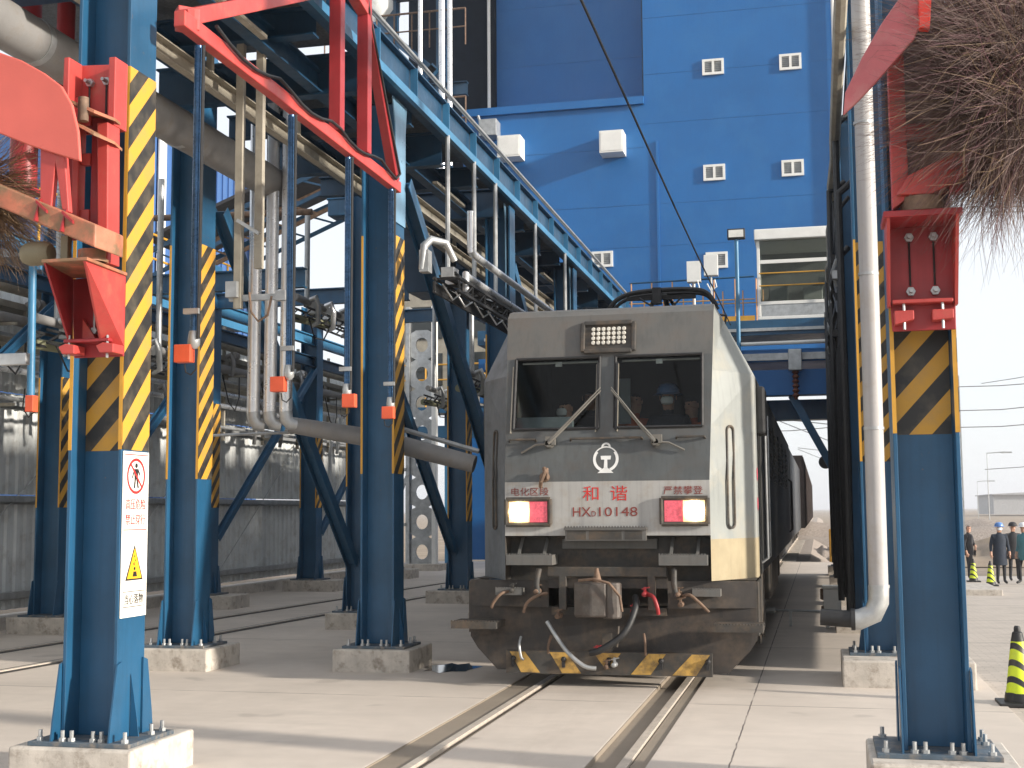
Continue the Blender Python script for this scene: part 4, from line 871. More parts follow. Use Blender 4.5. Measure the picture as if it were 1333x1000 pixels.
# platform railing and lamp on the portal
RA = thing('platform_railing', (-3.2, 34.5, 6.72), 'thin orange and blue railing left of the control cabin', 'railing')
orp = mat('orange_rail_paint', (.62, .30, .10), .5)
for i in range(7):
    x = -4.75+i*.55
    for xx, yy in ((x, 34.5), (x+.1, 36.4)): s = MB(); s.tube([(xx, yy, 6.72), (xx, yy, 7.85)], .02, 6); s.build('post', orp, RA, smooth=True)
s = MB()
for z in (7.3,): s.tube([(-4.8, 34.5, z), (-1.5, 34.5, z)], .016, 6)
s.tube([(-4.8, 36.4, 7.5), (-1.5, 36.4, 7.5)], .016, 6); s.box(-4.85, -1.5, 34.48, 34.5, 6.72, 6.86); s.build('mid_rail', yellow, RA)
s = MB(); s.tube([(-4.8, 34.5, 7.86), (-1.5, 34.5, 7.9)], .024, 8); s.build('top_rail', blue, RA, smooth=True)
LM = thing('flood_lamp', (-1.92, 34.2, 6.3), 'square flood lamp on a slim blue post left of the cabin', 'lamp')
s = MB(); s.tube([(-1.92, 34.2, 5.7), (-1.92, 34.2, 8.85)], .055, 10); s.build('post', blue2, LM, smooth=True)
s = MB(); s.box(-2.15, -1.69, 34.1, 34.3, 8.85, 9.12); s.build('housing', black, LM, bevel=.015)
s = MB(); s.box(-2.11, -1.73, 34.08, 34.1, 8.89, 9.08); s.build('lens', mat('lamp_lens', (.75, .74, .68), .3), LM)
for i, x in enumerate((-3.05, -2.6)):
    s = MB(); h_ = .55; s.cbox((x, 34.3, 8.05+.15*i), (.36, .25, h_)); s.tube([(x, 34.3, 6.72), (x, 34.3, 7.9)], .03, 6); s.tube([(x+.1, 34.15, 7.8), (x+.15, 34.1, 7.6), (x, 34.1, 7.5), (x-.1, 34.15, 7.7)], .02, 6)
    tag(s.build('switch_box', white, bevel=.02), ['white switch box on the railing where the overhead wire ends', 'white switch box just left of the lamp post'][i], 'switch box', 'white switch boxes on the portal railing')
# overhead contact wire
s = MB(); pts = [(-2.15+.02*math.sin(k), y, 6.86-.25*(k/8)-.02*math.sin(k*.8)) for k, y in enumerate((4, 9, 13, 17, 21, 25, 28, 31, 34.3))]
s.tube([(-2.25, 2, 6.9)]+pts, .016, 6)
tag(s.build('contact_wire', black, smooth=True), 'single black overhead contact wire above the locomotive', 'wire')
#@@LOCO
# ------------------------------------------------------------------ locomotive
LX, LY = -2.15, 13.42
LO = thing('electric_locomotive', (LX, LY, 0), 'dirty grey electric locomotive with lit headlights facing the camera', 'locomotive')
lg = mat('loco_grey_dirty', (.084, .091, .092), .48, var=.22, scale=2.0, dirt=(.085, .075, .065), dscale=3.2, dthr=(.45, .8), streak=.5)
lw = mat('loco_white_dirty', (.37, .365, .35), .42, var=.12, scale=2.5, dirt=(.30, .24, .17), dscale=4, dthr=(.5, .85), streak=.45)
lt = mat('loco_roof_grey', (.118, .118, .112), .55, var=.22, scale=3, dirt=(.11, .09, .075), dscale=3, dthr=(.45, .8), streak=.4)
lc = mat('loco_cream', (.34, .285, .185), .45, var=.12, scale=3, dirt=(.3, .22, .13), dthr=(.55, .9), streak=.25)
ls = mat('loco_side_pale', (.27, .285, .275), .40, var=.10, scale=1.6, dirt=(.40, .36, .28), dscale=2.5, dthr=(.5, .9), streak=.3)
ld = mat('loco_dark_side', (.035, .036, .036), .42, var=.35, scale=2, dirt=(.09, .075, .06), dscale=5, dthr=(.5, .8), streak=.4)
lb = mat('loco_black_frame', (.045, .042, .038), .65, var=.35, scale=4, dirt=(.12, .085, .055), dscale=5, dthr=(.45, .75))
lp = mat('loco_plough', (.036, .031, .028), .62, var=.3, scale=3, dirt=(.11, .08, .055), dscale=4, dthr=(.45, .8), streak=.3)
lr = mat('loco_red_text', (.55, .025, .02), .45); lrd = mat('loco_darkred_text', (.22, .04, .03), .5)
def P3(x, y, z): return (LX+x, LY+y, z)
def fy(z): return 0 if z < 2.1 else .40*(z-2.1)/1.8       # lean of the front
def fw(z): return 1.07+.05*max(0, z-2.1)/1.8
# skin of the cab: panels
sk_ = MB()
def quad(a, b, c, d, m): sk_.add([P3(*a), P3(*b), P3(*c), P3(*d)], [(0, 1, 2, 3)], m)
def fq(x0, x1, z0, z1, m):
    quad((x0, fy(z0), z0), (x1, fy(z0), z0), (x1, fy(z1), z1), (x0, fy(z1), z1), m)
wz0, wz1 = 2.66, 3.43
fq(-1.07, 1.07, 1.54, 2.1, 1)
s_rows = [(2.1, wz0), (wz1, 3.90)]
for z0_, z1_ in s_rows:
    m_ = 0 if z0_ < 3 else 2
    quad((-fw(z0_), fy(z0_), z0_), (fw(z0_), fy(z0_), z0_), (fw(z1_), fy(z1_), z1_), (-fw(z1_), fy(z1_), z1_), m_)
for sx in (-1, 1):
    quad((sx*1.0, fy(wz0), wz0), (sx*fw(wz0), fy(wz0), wz0), (sx*fw(wz1), fy(wz1), wz1), (sx*1.0, fy(wz1), wz1), 0)
quad((-.085, fy(wz0), wz0), (.085, fy(wz0), wz0), (.085, fy(wz1), wz1), (-.085, fy(wz1), wz1), 0)
# rounded brow to the roof
pb = [(fw(3.9), fy(3.9), 3.90), (1.115, .47, 3.965), (1.11, .6, 4.0)]
for a, b in zip(pb[:-1], pb[1:]): quad((-a[0], a[1], a[2]), (a[0], a[1], a[2]), (b[0], b[1], b[2]), (-b[0], b[1], b[2]), 2)
YS = .82
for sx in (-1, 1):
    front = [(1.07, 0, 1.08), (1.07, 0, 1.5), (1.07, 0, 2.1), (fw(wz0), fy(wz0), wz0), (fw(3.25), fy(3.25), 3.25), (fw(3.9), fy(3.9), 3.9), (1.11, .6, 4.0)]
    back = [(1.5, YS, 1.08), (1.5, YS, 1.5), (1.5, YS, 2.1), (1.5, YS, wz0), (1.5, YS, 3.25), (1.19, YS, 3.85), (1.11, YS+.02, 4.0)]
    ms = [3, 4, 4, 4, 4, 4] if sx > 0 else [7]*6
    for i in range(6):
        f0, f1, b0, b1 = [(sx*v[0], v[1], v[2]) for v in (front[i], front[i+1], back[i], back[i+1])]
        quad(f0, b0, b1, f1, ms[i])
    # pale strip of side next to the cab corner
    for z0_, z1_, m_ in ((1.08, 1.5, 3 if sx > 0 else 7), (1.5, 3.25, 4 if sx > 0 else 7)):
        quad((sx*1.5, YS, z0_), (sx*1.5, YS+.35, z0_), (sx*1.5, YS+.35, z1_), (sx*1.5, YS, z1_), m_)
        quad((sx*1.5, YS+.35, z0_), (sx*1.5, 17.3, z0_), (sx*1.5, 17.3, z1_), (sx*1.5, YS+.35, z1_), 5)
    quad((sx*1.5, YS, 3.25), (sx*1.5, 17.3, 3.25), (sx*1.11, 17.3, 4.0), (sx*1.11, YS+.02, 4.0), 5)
quad((-1.11, .6, 4.0), (1.11, .6, 4.0), (1.11, 17.3, 4.0), (-1.11, 17.3, 4.0), 2)
quad((-1.5, 17.3, 1.08), (1.5, 17.3, 1.08), (1.5, 17.3, 3.2), (-1.5, 17.3, 3.2), 5); quad((-1.5, 17.3, 3.2), (1.5, 17.3, 3.2), (1.11, 17.3, 4.0), (-1.11, 17.3, 4.0), 5)
# recess under the ledge
quad((-1.07, 0, 1.54), (1.07, 0, 1.54), (1.07, .26, 1.52), (-1.07, .26, 1.52), 6); quad((-1.07, .26, 1.0), (1.07, .26, 1.0), (1.07, .26, 1.52), (-1.07, .26, 1.52), 6)
for sx in (-1, 1): quad((sx*1.07, 0, 1.08), (sx*1.07, .26, 1.08), (sx*1.07, .26, 1.54), (sx*1.07, 0, 1.54), 6)
quad((-1.5, .3, 1.08), (1.5, .3, 1.08), (1.5, 17.3, 1.08), (-1.5, 17.3, 1.08), 6)
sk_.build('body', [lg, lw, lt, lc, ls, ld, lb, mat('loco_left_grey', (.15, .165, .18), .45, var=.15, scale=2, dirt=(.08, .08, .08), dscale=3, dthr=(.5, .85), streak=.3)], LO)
# cab interior
di = mat('cab_interior', (.07, .07, .066), .8); s = MB()
def iq(a, b, c, d): s.add([P3(*a), P3(*b), P3(*c), P3(*d)], [(0, 1, 2, 3)])
iq((-1.04, 2.4, 1.9), (1.04, 2.4, 1.9), (1.04, 2.4, 3.6), (-1.04, 2.4, 3.6)); iq((-1.04, .3, 1.9), (1.04, .3, 1.9), (1.04, 2.4, 1.9), (-1.04, 2.4, 1.9)); iq((-1.04, .45, 3.6), (1.04, .45, 3.6), (1.04, 2.4, 3.6), (-1.04, 2.4, 3.6))
for sx in (-1, 1): iq((sx*1.04, .3, 1.9), (sx*1.04, 2.4, 1.9), (sx*1.04, 2.4, 3.6), (sx*1.04, .45, 3.6))
s.build('cab_interior', di, LO)
s = MB(); s.box(LX-1.02, LX+1.02, LY+.3, LY+.62, 2.35, 2.62); s.cbox(P3(-.72, .42, 2.72), (.62, .1, .17), 1); s.cbox(P3(.0, .9, 3.0), (.3, .05, .5), 1); s.build('console', [di, mat('console_grey', (.17, .2, .22), .6)], LO)
for sx, lo, hi in ((-1, -1.0, -.085), (1, .085, 1.0)):
    g_ = MB(); e = .012
    g_.add([P3(lo, fy(wz0)+e, wz0), P3(hi, fy(wz0)+e, wz0), P3(hi, fy(wz1)+e, wz1), P3(lo, fy(wz1)+e, wz1)], [(0, 1, 2, 3)])
    g_.build('windscreen', gl, LO)
    f_ = MB(); t = .028
    for p_, q_ in (((lo, wz0), (hi, wz0)), ((hi, wz0), (hi, wz1)), ((hi, wz1), (lo, wz1)), ((lo, wz1), (lo, wz0))):
        f_.tube([P3(p_[0], fy(p_[1])-.006, p_[1]), P3(q_[0], fy(q_[1])-.006, q_[1])], .017, 6)
    f_.build('windscreen_seal', black, LO)
    f_ = MB(); zb = wz1-.045; f_.tube([P3(lo+.06, fy(zb)+.05, zb), P3(hi-.03, fy(zb)+.05, zb)], .012, 6); f_.cbox(P3((lo+hi)/2, fy(zb)+.05, zb-.015), (.07, .03, .05)); f_.build('sun_blind', galv, LO)
# trim strip on pillar edges
s = MB()
for x in (-.115, .115, -1.03): s.bar(P3(x, fy(2.62)-.006, 2.62), P3(x, fy(3.35)-.006, 3.35), .012, .012)
s.build('window_trim', cream, LO)
# roof headlamp cluster
HL = MB(); z0_, z1_ = 3.52, 3.76; 
for (xa, xb, za, zb) in ((-.26, .26, 3.78, 3.83), (-.26, .26, 3.47, 3.52), (-.30, -.25, 3.49, 3.81), (.25, .30, 3.49, 3.81)):
    HL.add([P3(xa, fy(za)-.05, za), P3(xb, fy(za)-.05, za), P3(xb, fy(zb)-.05, zb), P3(xa, fy(zb)-.05, zb), P3(xa, fy(za)+.03, za), P3(xb, fy(za)+.03, za), P3(xb, fy(zb)+.03, zb), P3(xa, fy(zb)+.03, zb)],
           [(0, 1, 2, 3), (0, 4, 5, 1), (1, 5, 6, 2), (2, 6, 7, 3), (3, 7, 4, 0)])
hlo = HL.build('roof_lamp_frame', lb, LO, bevel=.012)
s = MB(); s.add([P3(-.25, fy(3.52)-.02, 3.52), P3(.25, fy(3.52)-.02, 3.52), P3(.25, fy(3.78)-.02, 3.78), P3(-.25, fy(3.78)-.02, 3.78)], [(0, 1, 2, 3)]); s.build('roof_lamp_back', lb, hlo)
s = MB()
for i in range(7):
    for j in range(4):
        x = -.16+i*.055; z = 3.585+j*.05; s.lathe(P3(x, fy(z)-.03, z), [(.018, -.012), (.024, 0), (.024, .01)], 8, 'Y')
s.build('roof_lamp', mat('unlit_lamp_glass', (.6, .58, .52), .25), hlo, smooth=True)
# headlights
em, ent, ep = newmat('lit_headlight'); ep.inputs['Base Color'].default_value = (1, .9, .7, 1); ep.inputs['Emission Color'].default_value = (1, .80, .50, 1); ep.inputs['Emission Strength'].default_value = 9
em2, e2t, e2p = newmat('glowing_reflector'); e2p.inputs['Base Color'].default_value = (1, .8, .5, 1); e2p.inputs['Emission Color'].default_value = (1, .62, .25, 1); e2p.inputs['Emission Strength'].default_value = .42
rl = mat('red_tail_lens', (.80, .13, .18), .3, var=.25, scale=40, bump=.3)
for sx in (-1, 1):
    xo, xi = sx*1.05, sx*.58; fr_ = MB(); a, b = min(xo, xi), max(xo, xi); za, zb = 1.655, 1.92
    for p_, q_ in (((a, za), (b, za)), ((b, za), (b, zb)), ((b, zb), (a, zb)), ((a, zb), (a, za))): fr_.tube([P3(p_[0], -.03, p_[1]), P3(q_[0], -.03, q_[1])], .022, 8)
    fr_.box(LX+a, LX+b, LY-.03, LY+.01, za, zb)
    ho = fr_.build('headlight', lb, LO, smooth=True)
    s = MB(); xm = LX+sx*.80; xa_, xb_ = sorted((xm, LX+(b-.03 if sx < 0 else a+.03))); s.box(xa_, xb_, LY-.038, LY-.03, za+.025, zb-.025); s.build('tail_lens', rl, ho); s = MB(); xa_, xb_ = sorted((xm, LX+(a+.03 if sx < 0 else b-.03))); s.box(xa_, xb_, LY-.036, LY-.03, za+.025, zb-.025); s.build('lamp_reflector', em2, ho)
    s = MB(); s.lathe(P3(sx*.915, -.06, 1.79), [(.075, 0), (.098, .004), (.10, .022)], 24, 'Y'); s.build('lamp', em, ho, smooth=True)
# text and emblem
ex, ey = (1, 0, 0), (0, 0, 1)
text('和', .165, .15, lr, P3(-.155, -.002, 1.975), ex, ey, 'lettering', LO); text('谐', .175, .155, lr, P3(.14, -.002, 1.975), ex, ey, 'lettering', LO)
text('HX', .19, .095, lrd, P3(-.25, -.002, 1.785), ex, ey, 'lettering', LO); text('D', .045, .055, lrd, P3(-.125, -.002, 1.765), ex, ey, 'lettering', LO); text('10148', .40, .095, lrd, P3(.13, -.002, 1.785), ex, ey, 'lettering', LO)
text('电化区段', .40, .085, lrd, P3(-.80, -.002, 2.0), ex, ey, 'lettering', LO); text('严禁攀登', .40, .085, lrd, P3(.80, -.002, 2.0), ex, ey, 'lettering', LO)
text('108 - 2 - 2008', .30, .035, lw, P3(-.50, .255, 1.13), ex, ey, 'lettering', LO) if False else None
em_ = MB(); zc = 2.33; n_ = 24
def fp(x, z, d=.003): return P3(x, fy(z)-d, z)
def arc(r0, r1, a0, a1, cx=0, cz=zc, nn=10):
    for k in range(nn):
        u, v = a0+(a1-a0)*k/nn, a0+(a1-a0)*(k+1)/nn
        em_.add([fp(cx+r*math.cos(t), cz+r*math.sin(t)) for r, t in ((r0, u), (r1, u), (r1, v), (r0, v))], [(0, 1, 2, 3)])
arc(.105, .135, math.radians(140), math.radians(248)); arc(.105, .135, math.radians(-68), math.radians(40)); arc(.122, .135, math.radians(40), math.radians(140)); arc(.03, .05, 0, math.pi, 0, zc+.125)
for poly in ([(-.055, .035), (.055, .035), (.05, -.005), (-.05, -.005)], [(-.016, -.005), (.016, -.005), (.02, -.10), (-.02, -.10)], [(-.02, -.09), (.02, -.09), (.085, -.145), (-.085, -.145)]):
    em_.add([fp(a, zc+b, .0035) for a, b in poly], [(0, 1, 2, 3)])
em_.build('rail_emblem', mat('emblem_white', (.72, .72, .7), .4), LO)
# grab rails on the front
for a, b, z in ((-1.04, -.75, 2.55), (-.38, .38, 2.55), (.73, 1.03, 2.55)):
    s = MB(); y = fy(z); s.tube([P3(a, y+.01, z-.02), P3(a+.01, y-.05, z), P3(b-.01, y-.05, z), P3(b, y+.01, z-.02)], .013, 8); s.build('grab_rail', lb if a < -.5 else galv if False else lb, LO, smooth=True)
# wipers
for sx, px, pz, tx, tz in ((-1, -.60, 2.50, -.06, 3.06), (1, .52, 2.50, .05, 3.06)):
    s = MB(); s.lathe(P3(px, fy(pz)-.09, pz), [(.035, 0), (.05, .03), (.05, .1)], 12, 'Y'); s.cbox(P3(px+.02, fy(pz)-.06, pz+.03), (.1, .06, .09))
    s.tube([P3(px, fy(pz)-.09, pz), P3(px+(tx-px)*.35, fy(pz)-.06, pz+(tz-pz)*.33), P3(tx, fy(tz)-.06, tz)], [.02, .015, .008], 8)
    s.tube([P3(px, fy(pz)-.09, pz+.02), P3(px+(tx-px)*.36, fy(pz)-.075, pz+(tz-pz)*.38), P3(tx, fy(tz)-.07, tz+.03)], [.012, .01, .006], 8)
    s.tube([P3(px, fy(pz)-.07, pz), P3(px+sx*.14, fy(pz)-.06, pz-.01), P3(px+sx*.30, fy(pz)-.05, pz-.09)], .012, 6)
    wo = s.build('wiper_arm', mat('wiper_steel', (.18, .17, .15), .5, .4), LO, smooth=True)
    s = MB(); bz0, bz1 = tz-.42, tz+.3; bx = tx-(.04 if sx < 0 else -.055); s.bar(P3(bx+.0, fy(bz0)-.03, bz0), P3(bx, fy(bz1)-.03, bz1), .02, .03); s.build('wiper_blade', black, wo)
s = MB(); s.lathe(P3(-.64, -.05, 2.15), [(.02, 0), (.05, .01), (.055, .05)], 10, 'Y'); s.tube([P3(-.64, -.03, 2.24), P3(-.62, -.09, 2.2), P3(-.66, -.1, 2.1), P3(-.68, -.03, 2.05)], .022, 8); s.tube([P3(-.61, -.04, 2.24), P3(-.6, -.07, 2.12)], .018, 6); s.build('horn', rust, LO, smooth=True)
# central step box and ledge details
s = MB(); s.box(LX-.43, LX+.43, LY-.07, LY, 1.60, 1.625); s.box(LX-.42, LX+.42, LY-.05, LY, 1.49, 1.60)
for k in range(28): s.box(LX-.42+k*.0305, LX-.42+k*.0305+.015, LY-.075, LY-.055, 1.625, 1.64)
s.build('front_step', lt, LO)
s = MB(); s.box(LX-.40, LX-.2, LY-.053, LY-.05, 1.50, 1.59); s.box(LX-.17, LX+.17, LY-.053, LY-.05, 1.50, 1.59); s.box(LX+.2, LX+.38, LY-.053, LY-.05, 1.50, 1.59); s.build('step_opening', lb, LO)
s = MB(); s.box(LX-.5, LX+.5, LY+.2, LY+.258, 1.40, 1.50); s.build('cross_bar', lt, LO)
for sx in (-1, 1):
    a, b = sorted((sx*1.04, sx*.55)); s = MB(); s.box(LX+a, LX+b, LY-.10, LY+.2, 1.24, 1.345)
    for k in range(16): s.box(LX+a+k*.0305, LX+a+k*.0305+.014, LY-.10, LY-.085, 1.345, 1.36)
    for x in (a+.1, b-.12): s.prism([P3(x, -.02, 1.34), P3(x+.03, -.02, 1.34), P3(x+.03, .2, 1.52), P3(x, .2, 1.52)], (0, .03, 0))
    s.build('footstep', lt, LO)
    xa = sx*1.02; s = MB(); s.box(LX+xa-.14, LX+xa+.14, LY-.08, LY+.1, .93, 1.0)
    for k in range(10): s.box(LX+xa-.14+k*.029, LX+xa-.127+k*.029, LY-.08, LY-.065, 1.0, 1.012)
    s.build('footstep', lt, LO)
    a, b = sorted((sx*1.1, sx*1.58)); s = MB(); s.box(LX+a, LX+b, LY-.30, LY+.1, .60, .67)
    for k in range(17): s.box(LX+a+k*.0305, LX+a+k*.0305+.014, LY-.30, LY-.285, .67, .684)
    s.build('corner_step', lb, LO)
# plough: dished plate with cut corners
s = MB(); yp = .04
op = [(-.62, 1.06), (-.62, .80), (.62, .80), (.62, 1.06)]
out = [(-1.5, 1.06), (-1.5, .52), (-1.12, .14), (1.12, .14), (1.5, .52), (1.5, 1.06)]
s.polyY([(-1.5, .8), (-1.5, .48), (-1.42, .36), (-1.20, .14), (1.20, .14), (1.42, .36), (1.5, .48), (1.5, .8)], 0, .05)
for sx in (-1, 1):
    a, b = sorted((sx*1.5, sx*.62)); s.polyY([(a, .80), (b, .80), (b, 1.075), (a, 1.075)], 0, .05)
s.polyY([(-.62, 1.0), (.62, 1.0), (.62, 1.1), (-.62, 1.1)], 0, .05)
s.v = [(LX+x, LY+yp+y+ (.10*abs(x) if abs(x) > 1.2 else 0), z) for x, y, z in s.v]
s.build('plough', lp, LO)
for sx in (-1, 1):
    s = MB(); s.prism([P3(sx*1.5, .2, 1.06), P3(sx*1.5, 1.0, 1.06), P3(sx*1.5, .95, .5), P3(sx*1.5, .2, .52)], (sx*.02, 0, 0)); s.build('plough_side', lb, LO)
s = MB(); s.box(LX-.6, LX+.6, LY+.5, LY+.55, .7, 1.1); s.box(LX-.6, LX+.6, LY+.09, LY+.5, .72, .8); s.build('coupler_pocket', lb, LO)
s = MB(); s.box(LX-1.06, LX+1.06, LY-.035, LY+.035, .13, .36); s.build('stripe_board', lb, LO)
s = MB(); yt = LY-.038
for poly in ([(-1.02, .35), (-.86, .35), (-.70, .14), (-.90, .14)], [(-.60, .35), (-.42, .35), (-.27, .14), (-.47, .14)], [(-.14, .35), (.14, .35), (.02, .19), (-.02, .19)], [(.42, .35), (.60, .35), (.44, .14), (.24, .14)], [(.86, .35), (1.04, .35), (.90, .14), (.66, .14)]):
    s.add([(LX+a, yt, b) for a, b in poly], [(0, 1, 2, 3)])
s.build('warning_stripe', mat('dirty_stripe_yellow', (.50, .30, .07), .6, var=.2, scale=8, dirt=(.15, .10, .05), dscale=9, dthr=(.45, .7)), LO)
# coupler
CO = MB(); CO.cbox(P3(-.12, -.12, .9), (.30, .5, .34)); CO.prism([P3(-.28, -.36, .74), P3(-.1, -.46, .74), P3(.06, -.42, .74), P3(.06, -.30, .74), P3(-.06, -.28, .74), P3(-.06, -.2, .74), P3(-.28, -.2, .74)], (0, 0, .34)); CO.lathe(P3(.1, -.32, .72), [(.1, 0), (.1, .36)], 14)
co = CO.build('coupler', mat('coupler_steel', (.09, .08, .072), .5, .4, var=.35, scale=8, dirt=(.08, .06, .05), dscale=9, dthr=(.45, .7)), LO, bevel=.02)
s = MB(); s.tube([P3(-.22, -.4, 1.1), P3(-.05, -.48, 1.12), P3(.1, -.48, 1.08), P3(.2, -.45, .95), P3(.22, -.44, .8)], .014, 8); s.lathe(P3(-.05, -.3, 1.08), [(.05, 0), (.03, .08), (.015, .14)], 10); s.build('uncoupling_lever', rust, co, smooth=True)
s = MB(); s.polyY([(-.62, 1.22), (.62, 1.22), (.62, 1.12), (.5, 1.12), (.5, .78), (.42, .78), (.42, 1.12), (-.42, 1.12), (-.42, .78), (-.5, .78), (-.5, 1.12), (-.62, 1.12)], 0, .06)
s.v = [(LX+x, LY+y-.02, z) for x, y, z in s.v]; s.build('coupler_frame', lb, LO, bevel=.008)
# hoses
hz = [([(.30, -.05, .92), (.32, -.2, .82), (.22, -.32, .58), (.0, -.36, .42), (-.12, -.34, .38)], .035, black), ([(-.62, -.05, .66), (-.5, -.12, .5), (-.36, -.2, .35), (-.2, -.25, .24), (-.08, -.25, .22)], .022, galv),
      ([(-.62, -.05, .95), (-.7, -.16, .93), (-.80, -.18, .86), (-.84, -.18, .76)], .016, rust), ([(-1.0, -.04, .97), (-1.08, -.14, .95), (-1.16, -.16, .86), (-1.18, -.16, .8)], .016, rust),
      ([(.78, -.05, .93), (.86, -.15, .95), (.95, -.16, .88), (1.05, -.16, .78)], .016, rust), ([(.42, -.06, .95), (.5, -.2, .93), (.54, -.22, .84), (.55, -.2, .76)], .02, redd),
      ([(-.9, -.04, .5), (-.9, -.12, .42), (-.88, -.12, .30), (-.86, -.1, .28)], .014, galv), ([(-.58, -.04, .52), (-.6, -.1, .42), (-.6, -.1, .34)], .014, rust), ([(.38, -.04, .55), (.4, -.1, .45), (.4, -.1, .34)], .013, rust), ([(.12, -.04, .62), (.12, -.1, .5), (.11, -.1, .42)], .012, lb), ([(-.7, -.04, 1.2), (-.72, -.08, 1.05), (-.7, -.08, .9)], .03, lb), ([(.7, -.04, 1.2), (.7, -.08, 1.05), (.72, -.08, .92)], .03, lb)]
def smoothpts(p, n=5):
    p = [Vector(q) for q in p]; o = []
    for i in range(len(p)-1):
        p0 = p[max(i-1, 0)]; p1 = p[i]; p2 = p[i+1]; p3 = p[min(i+2, len(p)-1)]
        for k in range(n):
            t = k/n; o.append(.5*((2*p1)+(-p0+p2)*t+(2*p0-5*p1+4*p2-p3)*t*t+(-p0+3*p1-3*p2+p3)*t*t*t))
    return o+[p[-1]]
for pts, r_, mt in hz:
    s = MB(); s.tube([P3(*q) for q in smoothpts(pts)], r_, 10); s.build('air_hose', mt, LO, smooth=True)
for x, z, mt in ((-.72, .97, rust), (-.98, .98, lb), (.74, .95, rust), (.40, .95, redd), (-.5, .72, rust), (-.1, .36, redd), (-.0, .22, rust), (.08, .24, galv), (.76, .85, rust), (.28, .78, redd)):
    s = MB(); s.lathe(P3(x, -.08, z), [(.012, -.06), (.026, -.05), (.026, 0), (.018, .02), (.032, .04), (.032, .12)], 8, 'Y'); s.cbox(P3(x, -.06, z+.035), (.022, .04, .07)); s.bar(P3(x-.03, -.08, z+.05), P3(x+.05, -.09, z+.07), .012, .012); s.build('air_cock', mt, LO, smooth=True)
for x in (-.98, -.45, .02, .55, 1.02):
    s = MB(); s.lathe(P3(x, -.06, .28), [(.015, -.02), (.03, 0), (.03, .03)], 6, 'Y'); s.cbox(P3(x, -.05, .24), (.03, .04, .08)); s.build('board_bolt', black, LO)
s = MB(); s.polyY([(-.05, .13), (.05, .13), (.05, .55), (-.05, .55)], .0, .02); s.v = [(LX+x, LY+y-.03, z) for x, y, z in s.v]; s.build('plough_rib', lb, LO)
